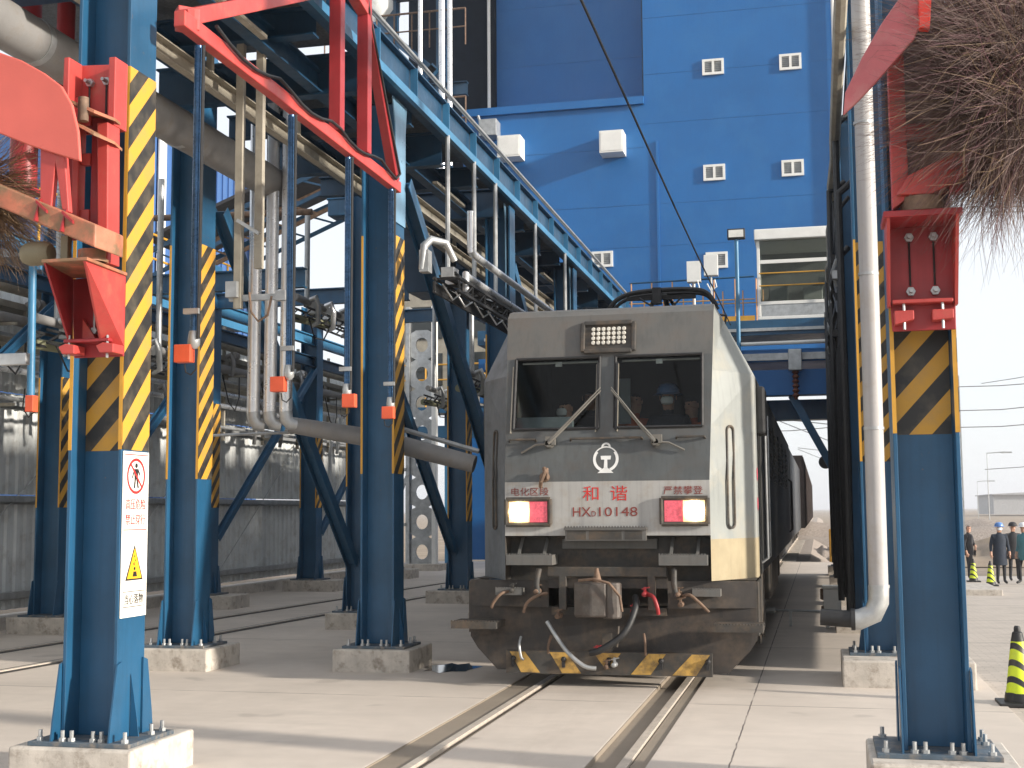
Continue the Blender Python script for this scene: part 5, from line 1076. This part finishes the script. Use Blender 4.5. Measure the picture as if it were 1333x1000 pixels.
# side details (right side, seen edge on)
for sx in (-1, 1):
    # long hand rail on the cab corner
    t0, t1 = .34, .48
    a = Vector(P3(sx*(1.07+.43*t0), YS*t0, 0)); b = Vector(P3(sx*(1.07+.43*t1), YS*t1, 0)); nrm = Vector((sx*.82, -.43, 0)).normalized()*.02
    def rp(t, z): q = a.lerp(b, t)+nrm; q.y += fy(z)*(1-t0-(t1-t0)*t); q.z = z; return q
    pts = [rp(.5-.5*math.cos(math.pi*k/8), 2.62+.05*math.sin(math.pi*k/8)) for k in range(9)]+[rp(1, z) for z in (2.4, 2.1, 1.85)]
    pts += [rp(.5+.5*math.cos(math.pi*k/8), 1.66-.05*math.sin(math.pi*k/8)) for k in range(9)]+[rp(0, z) for z in (1.85, 2.1, 2.4)]
    s = MB()
    for k in range(len(pts)): s.tube([pts[k], pts[(k+1) % len(pts)]], .013, 6)
    s.build('corner_handrail', lb, LO, smooth=True)
    x = sx*1.53
    for yy in (1.75, 2.5): s = MB(); s.tube([P3(sx*1.5, yy, 1.2), P3(x+sx*.04, yy, 1.25), P3(x+sx*.04, yy, 2.9), P3(sx*1.5, yy, 2.95)], .016, 8); s.build('door_handrail', galv, LO, smooth=True)
    s = MB(); s.box(LX+min(sx*1.5, sx*1.512), LX+max(sx*1.5, sx*1.512), LY+1.8, LY+2.45, 1.2, 3.1); s.build('cab_door', ld, LO, bevel=.004)
    s = MB(); s.box(LX+min(sx*1.5, sx*1.6), LX+max(sx*1.5, sx*1.6), LY+1.15, LY+1.65, 2.62, 3.15); s.build('side_mirror', black, LO, bevel=.03)
    for k in range(5):
        s = MB(); y = 4+k*2.4; s.box(LX+min(sx*1.5, sx*1.515), LX+max(sx*1.5, sx*1.515), LY+y, LY+y+1.5, 2.2, 3.0)
        for j in range(7): s.box(LX+min(sx*1.515, sx*1.53), LX+max(sx*1.515, sx*1.53), LY+y+.04, LY+y+1.46, 2.25+j*.1, 2.29+j*.1)
        s.build('side_grille', ld, LO)
    x = sx*1.56
    for yy in (15.9, 16.6): s = MB(); s.tube([P3(sx*1.5, yy, 1.3), P3(x, yy, 1.35), P3(x, yy, 2.4), P3(sx*1.5, yy, 2.45)], .018, 8); s.build('door_handrail', black, LO, smooth=True)
    for k, y in enumerate((2.6, 5.0, 12.3, 14.7)):
        s = MB(); s.lathe(P3(sx*.66, y, .6), [(.25, 0), (.62, .02), (.62, .12*sx), (.25, .14*sx)] if False else [(.2, -.07), (.6, -.07), (.6, .05), (.64, .06), (.64, .08), (.2, .08)], 28, 'X'); s.build('wheel', mat('wheel_steel', (.06, .05, .045), .6, .3) if k == 0 and sx < 0 else lb, LO, smooth=True)
    for y in (1.8, 11.5):
        s = MB(); s.box(LX+min(sx*1.1, sx*1.25), LX+max(sx*1.1, sx*1.25), LY+y, LY+y+4.1, .55, .85); s.box(LX+min(sx*1.1, sx*1.3), LX+max(sx*1.1, sx*1.3), LY+y+.6, LY+y+1.1, .42, .98); s.box(LX+min(sx*1.1, sx*1.3), LX+max(sx*1.1, sx*1.3), LY+y+3, LY+y+3.5, .42, .98); s.build('bogie_frame', lb, LO, bevel=.02)
    s = MB(); s.box(LX+min(sx*.9, sx*1.4), LX+max(sx*.9, sx*1.4), LY+6.8, LY+10.6, .45, 1.07); s.build('equipment_box', lb, LO, bevel=.03)
    s = MB(); s.box(LX+min(sx*1.46, sx*1.49), LX+max(sx*1.46, sx*1.49), LY+1.6, LY+2.6, .4, 1.07); s.tube([P3(sx*1.46, 1.7, .3), P3(sx*1.46, 1.7, 1.1)], .02, 6); s.tube([P3(sx*1.46, 2.5, .3), P3(sx*1.46, 2.5, 1.1)], .02, 6); s.build('side_ladder', lb, LO)
# red marks on the cab side
s = MB(); s.lathe(P3(1.503, 1.0, 2.18), [(.0, 0), (.07, 0), (.07, .003)], 14, 'X'); s.lathe(P3(1.503, 1.0, 1.86), [(.0, 0), (.07, 0), (.07, .003)], 14, 'X'); s.build('side_marker', rl, LO)
# pantograph and roof gear
s = MB(); s.box(LX-.8, LX+.8, LY+3, LY+15, 4.0, 4.12); s.build('roof_walkway', lb, LO)
PG = MB(); yy = LY+5.2
for dy, r_ in ((0, .035), (.32, .028)):
    PG.tube(smoothpts([(LX-.80, yy+dy, 4.57), (LX-.70, yy+dy, 4.77), (LX-.5, yy+dy, 4.90), (LX-.15, yy+dy, 4.95), (LX+.4, yy+dy, 4.95), (LX+.66, yy+dy, 4.89), (LX+.80, yy+dy, 4.69)]), r_, 8)
PG.bar((LX-.5, yy+.16, 4.87), (LX+.5, yy+.16, 4.87), .05, .06)
for q in (-1, 1):
    PG.tube([(LX+q*.45, yy+2.2, 4.20), (LX+q*.3, yy+.9, 4.55), (LX+q*.12, yy+.16, 4.85)], .026, 8); PG.tube([(LX+q*.5, yy-.6, 4.20), (LX+q*.5, yy+2.3, 4.20)], .035, 8)
PG.tube([(LX-.5, yy-.6, 4.20), (LX+.5, yy-.6, 4.20)], .035, 8); PG.tube(smoothpts([(LX-.3, yy, 4.85), (LX-.1, yy-.1, 4.71), (LX+.1, yy-.05, 4.65), (LX+.3, yy, 4.83)]), .014, 6); PG.tube([(LX+.05, yy+.16, 4.90), (LX+.05, yy+2.3, 4.20)], .04, 8)
PG.box(LX-.1, LX+.02, yy-.1, yy+.05, 4.75, 4.98)
pgo = PG.build('pantograph', black, LO, smooth=True)
for x in (-.5, .5):
    for y in (4.7, 7.4):
        s = MB(); s.lathe(P3(x, y, 4.11), [(.05, 0)]+[(.09 if i % 2 else .05, .018*i+.01) for i in range(6)], 12); s.build('insulator', mat('pant_insulator', (.22, .06, .04), .3) if x < 0 and y < 8 else lb, pgo, smooth=True)
s = MB(); s.cbox(P3(.15, 4.6, 4.35), (.12, .15, .5)); s.tube([P3(-1.0, 3.8, 4.1), P3(-1.05, 3.8, 4.35), P3(-.8, 3.8, 4.45)], .07, 8); s.tube([P3(.95, 4.2, 4.1), P3(1.0, 4.2, 4.4), P3(.7, 4.2, 4.45)], .02, 8); s.build('roof_equipment', lb, LO)
# second section and wagons
L2 = thing('rear_locomotive', (LX, 31.3, 0), 'dark rear section of the locomotive coupled behind the front one', 'locomotive')
s = MB(); prof = [(-1.5, 1.08), (-1.5, 3.2), (-1.11, 4.0), (1.11, 4.0), (1.5, 3.2), (1.5, 1.08)]
s.polyY([(LX+a, b) for a, b in prof], 31.2, 16.8); s.build('body', ld, L2, bevel=.03)
s = MB(); s.polyY([(LX+a*.8, .15+b*.9) for a, b in ((-1.5, .5), (-1.5, 1.02), (1.5, 1.02), (1.5, .5))], 32, 15); s.build('underframe', lb, L2)
for y in (33, 35.4, 43, 45.4):
    for sx in (-1, 1):
        s = MB(); s.lathe((LX+sx*.66, y, .6), [(.2, -.07), (.6, -.07), (.6, .07), (.2, .07)], 24, 'X'); s.build('wheel', lb, L2, smooth=True)
s = MB(); s.box(LX-1.2, LX+1.2, 30.7, 31.2, 1.2, 3.6); s.build('gangway', black, L2)
wg = mat('wagon_brown', (.065, .045, .04), .6, var=.3, scale=1.5, dirt=(.05, .045, .04), dscale=2, dthr=(.45, .75))
W0 = thing('coal_wagon', (LX, 50, 0), 'brown coal wagon coupled directly behind the locomotive', 'wagon', 'coal wagons behind the locomotive')
s = MB(); s.box(LX-1.55, LX+1.55, 49, 60.6, 1.1, 3.7)
for k in range(9):
    for sx in (-1, 1): s.box(LX+min(sx*1.55, sx*1.63), LX+max(sx*1.55, sx*1.63), 49.2+k*1.38, 49.3+k*1.38, 1.1, 3.7)
s.box(LX-1.6, LX+1.6, 49-.04, 60.64, 3.6, 3.75); s.build('body', wg, W0)
s = MB(); s.box(LX-.9, LX+.9, 49.6, 60, .75, 1.1); s.box(LX-.2, LX+.2, 48.4, 61, .75, .95); s.build('underframe', lb, W0)
for y in (50.5, 52.2, 57.4, 59.1):
    for sx in (-1, 1):
        s = MB(); s.lathe((LX+sx*.72, y, .44), [(.15, -.06), (.42, -.06), (.42, .06), (.15, .06)], 20, 'X'); s.build('wheel', lb, W0, smooth=True)
for k in range(1, 5):
    c = copy_tree(W0); c.location.y += 12.6*k; c['label'] = ['', 'second coal wagon behind the locomotive', 'third coal wagon, darker with distance', 'fourth coal wagon far down the track', 'last visible coal wagon at the vanishing point'][k]
#@@YARD
# ------------------------------------------------------------------ yard: cones, people, far things
def cone(x, y, z, h, label):
    r = thing('traffic_cone', (x, y, z), label, 'traffic cone', 'black and yellow cones in the yard')
    k = h/.72
    s = MB(); s.prism([(-.2*k, -.2*k, 0), (.2*k, -.2*k, 0), (.2*k, .2*k, 0), (-.2*k, .2*k, 0)], (0, 0, .035*k)); s.build('base', black, r, bevel=.01*k, local=True)
    s = MB(); s.lathe((0, 0, 0), [(.135*k, .035*k), (.125*k, .12*k), (.12*k, .125*k), (.062*k, .58*k)], 4 if False else 20); s.build('cone_body', hazard_cone, r, smooth=True, local=True)
    s = MB(); s.lathe((0, 0, 0), [(.062*k, .58*k), (.045*k, .66*k), (.03*k, .67*k), (.03*k, .70*k), (.022*k, .72*k)], 16); s.build('tip', black, r, smooth=True, local=True)
    s = MB(); s.lathe((0, 0, 0), [(.139*k, .036*k), (.128*k, .115*k)], 20); s.build('skirt', black, r, smooth=True, local=True)
cone(1.65+.1, 13.0, -.012, .72, 'nearest yellow black striped cone at the right picture edge')
cone(4.78, 40.4, -.46, .72, 'small striped cone in front of the person in the long dark coat')
cone(4.64, 43.5, -.51, .72, 'small striped cone beside the person in black by the column')
s = MB(); s.box(3.3, 4.35, 34.5, 37.5, -.6, -.22)
tag(s.build('kerb_block', conc2, bevel=.02), 'low concrete kerb block just right of the nearest right column', 'kerb block')
#@@PEOPLE
def person(x, y, z, rot, label, coat, legs, hat=None, mask=None, sc=1., pose=None, coatlen=.62, seat=False, hair=True):
    r = thing('person', (x, y, z), label, 'person')
    J = dict(pelvis=(0, 0, .98), waist=(0, .0, 1.10), chest=(0, -.0, 1.32), neckb=(0, 0, 1.47), neck=(0, -.01, 1.53), headl=(0, -.02, 1.6), head=(0, -.02, 1.68), crown=(0, -.01, 1.76), chin=(0, -.075, 1.585), nose=(0, -.105, 1.655))
    for n_, sx in (('l', -1), ('r', 1)):
        J.update({'hip'+n_: (sx*.1, 0, .93), 'knee'+n_: (sx*.11, -.02, .5), 'ankle'+n_: (sx*.12, .02, .09), 'toe'+n_: (sx*.14, -.15, .035),
                  'sh'+n_: (sx*.19, 0, 1.42), 'el'+n_: (sx*.25, .03, 1.14), 'wr'+n_: (sx*.27, -.05, .9), 'palm'+n_: (sx*.275, -.07, .83)})
        for i in range(4): J['f%s%d' % (n_, i)] = (sx*(.275), -.105+i*.024, .79); J['g%s%d' % (n_, i)] = (sx*(.262-.004*i), -.115+i*.024, .735+abs(i-1.4)*.01)
        J['t'+n_] = (sx*.255, -.12, .83); J['u'+n_] = (sx*.24, -.135, .795)
    if pose: J.update(pose)
    Rr = dict(pelvis=.15, waist=.14, chest=.165, neckb=.075, neck=.055, headl=.07, head=.088, crown=.06, chin=.03, nose=.014, hip=.09, knee=.062, ankle=.045, toe=.038, sh=.075, el=.052, wr=.035, palm=.034, f=.009, g=.008, t=.011, u=.009)
    E = [('pelvis', 'waist'), ('waist', 'chest'), ('chest', 'neckb'), ('neckb', 'neck'), ('neck', 'headl'), ('headl', 'head'), ('head', 'crown'), ('headl', 'chin'), ('head', 'nose')]
    for n_ in 'lr':
        if not seat: E += [('pelvis', 'hip'+n_), ('hip'+n_, 'knee'+n_), ('knee'+n_, 'ankle'+n_), ('ankle'+n_, 'toe'+n_)]
        E += [('chest', 'sh'+n_), ('sh'+n_, 'el'+n_), ('el'+n_, 'wr'+n_), ('wr'+n_, 'palm'+n_), ('palm'+n_, 't'+n_), ('t'+n_, 'u'+n_)]
        for i in range(4): E += [('palm'+n_, 'f%s%d' % (n_, i)), ('f%s%d' % (n_, i), 'g%s%d' % (n_, i))]
    used = []
    for a, b in E:
        for q in (a, b):
            if q not in used: used.append(q)
    me = bpy.data.meshes.new('person_tmp'); me.from_pydata([J[q] for q in used], [(used.index(a), used.index(b)) for a, b in E], [])
    ob = bpy.data.objects.new('person_tmp', me); S.collection.objects.link(ob)
    m_ = ob.modifiers.new('Skin', 'SKIN'); m_.use_smooth_shade = True
    sv = me.skin_vertices[0].data
    for i, q in enumerate(used):
        key = q if q in Rr else (q[:-1] if q[:-1] in Rr else q[0]); v = Rr[key]
        sy = .72 if q in ('chest', 'waist', 'pelvis', 'neckb') else 1
        sv[i].radius = (v, v*sy); sv[i].use_root = (q == 'pelvis')
    sub = ob.modifiers.new('Sub', 'SUBSURF'); sub.levels = 2; sub.render_levels = 2
    bpy.context.view_layer.update()
    bm_ = bpy.data.meshes.new_from_object(ob.evaluated_get(bpy.context.evaluated_depsgraph_get())); bpy.data.objects.remove(ob)
    for mt in (coat, legs, M_boot, M_skin, M_hair): bm_.materials.append(mt)
    wl, wr_ = Vector(J['palml']), Vector(J['palmr']); hd = Vector(J['head']); ch = Vector(J['neck'])
    for p_ in bm_.polygons:
        c_ = p_.center
        if (c_-wl).length < .13 or (c_-wr_).length < .13: i = 3
        elif c_.z > ch.z: i = 4 if (hair and (c_.z > hd.z+.035 or (c_.y > hd.y+.03 and c_.z > hd.z-.06))) else 3
        elif c_.z > .9: i = 0
        elif c_.z > .1: i = 1
        else: i = 2
        p_.material_index = i; p_.use_smooth = True
    for v in bm_.vertices: v.co *= sc
    b_ = bpy.data.objects.new('body', bm_); S.collection.objects.link(b_); b_.parent = r
    h = Vector(J['head'])
    def lat(nm, c, prof, mt, n_=16, sq=1.0):
        s = MB(); s.lathe((0, 0, 0), prof, n_); s.v = [((a+c[0])*sc, (b*sq+c[1])*sc, (d+c[2])*sc) for a, b, d in s.v]; return s.build(nm, mt, r, smooth=True, local=True)
    if not seat:
        lat('coat', (0, 0, 0), [(.17, .98-coatlen*.62), (.215, .98-coatlen*.6), (.205, .95), (.185, 1.1), (.2, 1.3), (.17, 1.43), (.08, 1.5)], coat, 20, .68)
    if hat:
        lat('helmet', (h.x, h.y, h.z+.02), [(.165, 0), (.15, .012), (.128, .02), (.125, .06), (.09, .115), (.03, .135)], hat, 18)
    if mask:
        s = MB(); s.lathe((0, 0, 0), [(.03, -.055), (.065, -.04), (.075, 0), (.06, .03), (.03, .04)], 12); s.v = [((a+h.x)*sc, (b*.55+h.y-.075)*sc, (d+h.z-.04)*sc) for a, b, d in s.v]; s.build('face_mask', mask, r, smooth=True, local=True)
    for sx in (-1, 1):
        s = MB(); s.lathe((0, 0, 0), [(.002, -.009), (.009, -.004), (.009, .004), (.002, .009)], 8); s.v = [((a+h.x+sx*.032)*sc, (b+h.y-.086)*sc, (d+h.z+.0)*sc) for a, b, d in s.v]; s.build('eye', sk, r, smooth=True, local=True)
        s = MB(); s.lathe((0, 0, 0), [(.005, -.03), (.014, -.02), (.016, .01), (.006, .028)], 8); s.v = [((a*.5+h.x+sx*.092)*sc, (b+h.y+.0)*sc, (d+h.z-.01)*sc) for a, b, d in s.v]; s.build('ear', M_skin, r, smooth=True, local=True)
    s = MB(); s.box(-.022, .022, -.003, .003, -.003, .003)
    s.v = [((a+h.x)*sc, (b+h.y-.083)*sc, (d+h.z-.06)*sc) for a, b, d in s.v]; s.build('mouth', mat('lips', (.3, .1, .08), .6), r, local=True)
    r.rotation_euler[2] = rot
    return r
M_boot = mat('black_boot', (.015, .015, .016), .6); M_skin = mat('skin', (.50, .28, .19), .55, var=.08); M_hair = mat('black_hair', (.015, .012, .011), .6)
navy = mat('navy_coat', (.012, .02, .036), .8, var=.25, scale=6); blk = mat('black_coat', (.018, .018, .022), .8, var=.25); teal = mat('teal_jacket', (.06, .19, .22), .7, var=.2); drk = mat('dark_trousers', (.02, .021, .026), .85)
hb = mat('blue_helmet', (.10, .22, .5), .3); hw = mat('white_helmet', (.75, .75, .74), .3); mk = mat('white_mask', (.8, .82, .83), .7); hblk = mat('black_cap', (.015, .015, .018), .7); maroon = mat('maroon_coat', (.12, .02, .03), .7)
person(4.68, 45.0, -.53, math.radians(60), 'person in black with dark hair standing right beside the nearest right column', blk, blk, None, None, 1.0, coatlen=.3, pose=dict(elr=(.24, -.06, 1.16), wrr=(.1, -.2, 1.08), palmr=(.04, -.22, 1.06), kneel=(-.12, -.05, .5), anklel=(-.16, -.06, .09), toel=(-.18, -.22, .035)))
person(5.22, 41.7, -.47, math.radians(10), 'person in a long navy coat, blue helmet and white mask', navy, drk, hb, mk, 1.0, dict(kneel=(-.09, -.08, .5), anklel=(-.1, -.02, .09), toel=(-.11, -.18, .035), palmr=(.24, -.16, .86), wrr=(.26, -.1, .92)), coatlen=.7)
person(5.95, 41.9, -.48, math.radians(-50), 'person in a teal jacket and white helmet walking at the picture edge', teal, drk, hw, None, 1.0, dict(kneel=(-.09, -.14, .5), anklel=(-.1, -.1, .09), toel=(-.11, -.27, .035), kneer=(.1, .06, .5), ankler=(.1, .22, .12), toer=(.11, .1, .03)), coatlen=.45)
person(6.0, 44.6, -.53, math.radians(10), 'person in a black cap half hidden behind the teal jacket', blk, drk, hblk, None, 1.02, coatlen=.5)
person(6.65, 43.6, -.52, math.radians(-20), 'person in a maroon coat cut off by the right picture edge', maroon, drk, yellow, None, 1.0, coatlen=.5)
# crew in the cab (upper bodies behind the windscreens)
opc = mat('orange_vest', (.6, .12, .03), .7)
for (x, y, hz_, rot, co_, hat_, mk_, lab) in ((-.60, 1.08, 2.95, -30, navy, None, mk, 'person bent forward behind the left windscreen, face masked'), (-.40, 1.48, 3.10, 15, blk, None, None, 'dark figure behind the right part of the left windscreen'),
                                       (.15, 1.18, 3.03, 40, opc, None, None, 'person in profile beside the central window pillar'), (.54, 1.18, 3.06, -5, navy, hb, mk, 'person in the cab with blue helmet and white mask'), (.80, 1.28, 2.97, -35, opc, None, None, 'person at the right end of the cab windscreen')):
    zb = hz_-1.68
    pz = dict(elr=(.24, -.12, 1.18), wrr=(.16, -.28, 1.2), palmr=(.13, -.33, 1.21), ell=(-.24, -.1, 1.16))
    for i in range(4): pz['fr%d' % i] = (.12-.012*i, -.37, 1.235-.022*i); pz['gr%d' % i] = (.10-.012*i, -.40, 1.22-.022*i)
    pz['tr'] = (.10, -.35, 1.25); pz['ur'] = (.085, -.37, 1.265)
    person(LX+x, LY+y, zb, math.radians(rot), lab, co_, drk, hat_, mk_, .92 if False else 1.0, pz, seat=True)
#@@FAR
FB = thing('distant_warehouse', (50, 420, 0), 'long low grey warehouse on the right horizon', 'building')
s = MB(); s.box(49, 140, 400, 440, -.2, 5.4); s.build('wall', mat('far_grey_wall', (.42, .42, .42), .8), FB)
s = MB(); s.prism([(48.5, 399, 5.4), (140.5, 399, 5.4), (140.5, 399, 5.7), (95, 399, 7.0), (60, 399, 6.2), (48.5, 399, 5.7)], (0, 42, 0)); s.build('roof', mat('far_roof', (.4, .4, .41), .7), FB)
random.seed(21)
def mound(name, cx, cy, rx, ry, h_, label, mt, seed):
    random.seed(seed); s = MB(); n_ = 34; m_ = 16; vs = []
    ph = [random.uniform(0, 6.28) for _ in range(6)]
    for j in range(m_+1):
        for i in range(n_+1):
            u, v = i/n_*2-1, j/m_*2-1; k = max(0, 1-u*u)*max(0, 1-v*v)
            am = .35 if rx < 3 else 1; zz = h_*k**.7*(1+am*(.35*math.sin(u*9+ph[0])*math.sin(v*7+ph[1])+.25*math.sin(u*23+ph[2])+.2*math.sin(v*17+ph[3])))+random.uniform(-.05, .05)*h_*(k > 0)
            vs.append((cx+u*rx, cy+v*ry, -.62+max(0, zz)))
    s.add(vs, [(j*(n_+1)+i, j*(n_+1)+i+1, (j+1)*(n_+1)+i+1, (j+1)*(n_+1)+i) for j in range(m_) for i in range(n_)])
    o = s.build(name, mt, smooth=True); return tag(o, label, 'mound')
mound('rubble_mound', 9, 62, 9, 5, 0.75, 'brown rubble mound behind the people in the yard', dirt, 1)
mound('earth_mound', 3, 95, 26, 12, 1.25, 'long grey brown earth bank beyond the rubble', gravelm, 2)
mound('gravel_mound', .6, 66, 1.6, 5, .55, 'pale gravel heap seen between the wagons and the right columns', gravelm, 3)
def pole(x, y, h_, r_, label, arms=True, mt=None):
    p = thing('catenary_mast', (x, y, -.3), label, 'mast', 'catenary masts and lamp poles')
    s = MB()
    if arms:
        for dx in (-r_*2, r_*2): s.box(x+dx-.04, x+dx+.04, y-.04, y+.04, -.3, h_)
        z = 0
        while z < h_-.7: s.bar((x-r_*2, y, z), (x+r_*2, y, z+.6), .05, .05); z += .6
    else: s.tube([(x, y, -.3), (x, y, h_)], [r_, r_*.5], 8)
    s.build('shaft', mt or galv, p)
    if arms:
        s = MB(); s.bar((x, y, h_-.8), (x-3, y, h_-.4), .06, .06); s.bar((x, y, h_-1.8), (x-3, y, h_-.5), .05, .05); s.build('cantilever', galv, p)
    else:
        s = MB(); s.bar((x, y, h_), (x+1.5, y, h_+.1), .1, .08); s.cbox((x+1.6, y, h_+.05), (.9, .3, .12)); s.build('lamp_head', galv, p)
pole(.9, 74, 7.2, .12, 'lattice catenary mast seen under the portal beyond the wagons'); pole(1.4, 110, 7.2, .12, 'second lattice mast far under the portal')
pole(8.0, 80, 9.5, .07, 'lattice mast rising right behind the nearest right column', True); pole(14.3, 120, 6.5, .05, 'slender lamp pole on the right horizon', False); pole(19, 170, 5, .04, 'thin distant pole left of the warehouse', False)
s = MB()
for z, sag in ((7.5, .5), (6.5, .4), (8.6, .3)): s.tube([(-8+i*2.2, 74, z-sag*math.sin(math.pi*((i % 5)/5))) for i in range(12)], .025, 5)
s.bar((-7.5, 74, 7.1), (3, 74, 7.1), .08, .08)
tag(s.build('catenary_wires', mat('wire_grey', (.2, .2, .2), .6)), 'thin wires crossing the gap beneath the portal', 'wires')
def cable(p, q, sag, label, r_=.02):
    p, q = Vector(p), Vector(q); s = MB(); s.tube([p.lerp(q, i/16)-Vector((0, 0, sag*4*(i/16)*(1-i/16))) for i in range(17)], r_, 5)
    tag(s.build('power_line', bpy.data.materials['wire_grey'], smooth=True), label, 'power line', 'power lines over the yard')
cable((9.0, 80, 19.5), (40, 95, 24), .8, 'upper of the two paired power lines below the brush', .03); cable((9.0, 80, 19.2), (40, 95, 23.7), .8, 'lower of the two paired power lines below the brush', .03)
cable((9.4, 80, 9.0), (36, 60, 17), 1.6, 'sagging power line in the middle of the right sky'); cable((9.4, 80, 4.0), (36, 60, 9.5), 1.2, 'sagging power line low in the right sky')
s = MB(); s.tube([(.35, 46.5, -.2), (.35, 46.5, 1.1)], .06, 8)
tag(s.build('marker_post', yellow, smooth=True), 'short yellow marker post under the portal', 'post')
SD = thing('round_signal', (.62, 55, 0), 'dark round signal board on a thin post under the portal', 'signal')
s = MB(); s.tube([(.62, 55, -.2), (.62, 55, 3.9)], .05, 8); s.build('post', galv, SD, smooth=True)
s = MB(); s.lathe((.3, 54.9, 3.7), [(.26, 0), (.28, .03), (.26, .06)], 18, 'Y'); s.bar((.3, 54.95, 3.7), (.62, 54.98, 3.7), .05, .05); s.build('board', black, SD, smooth=True)

# ------------------------------------------------------------------ air
hm = bpy.data.materials.new('haze_air'); hm.use_nodes = True; hn = hm.node_tree; hn.nodes.remove(hn.nodes['Principled BSDF'])
pv = hn.nodes.new('ShaderNodeVolumePrincipled'); pv.inputs['Color'].default_value = (.93, .95, 1, 1); pv.inputs['Density'].default_value = .0005; pv.inputs['Anisotropy'].default_value = .2
hn.links.new(pv.outputs[0], hn.nodes['Material Output'].inputs['Volume'])
s = MB(); s.box(-3200, 3200, -400, 5200, -1.7, 36)
o = s.build('haze', hm); tag(o, kind='stuff')
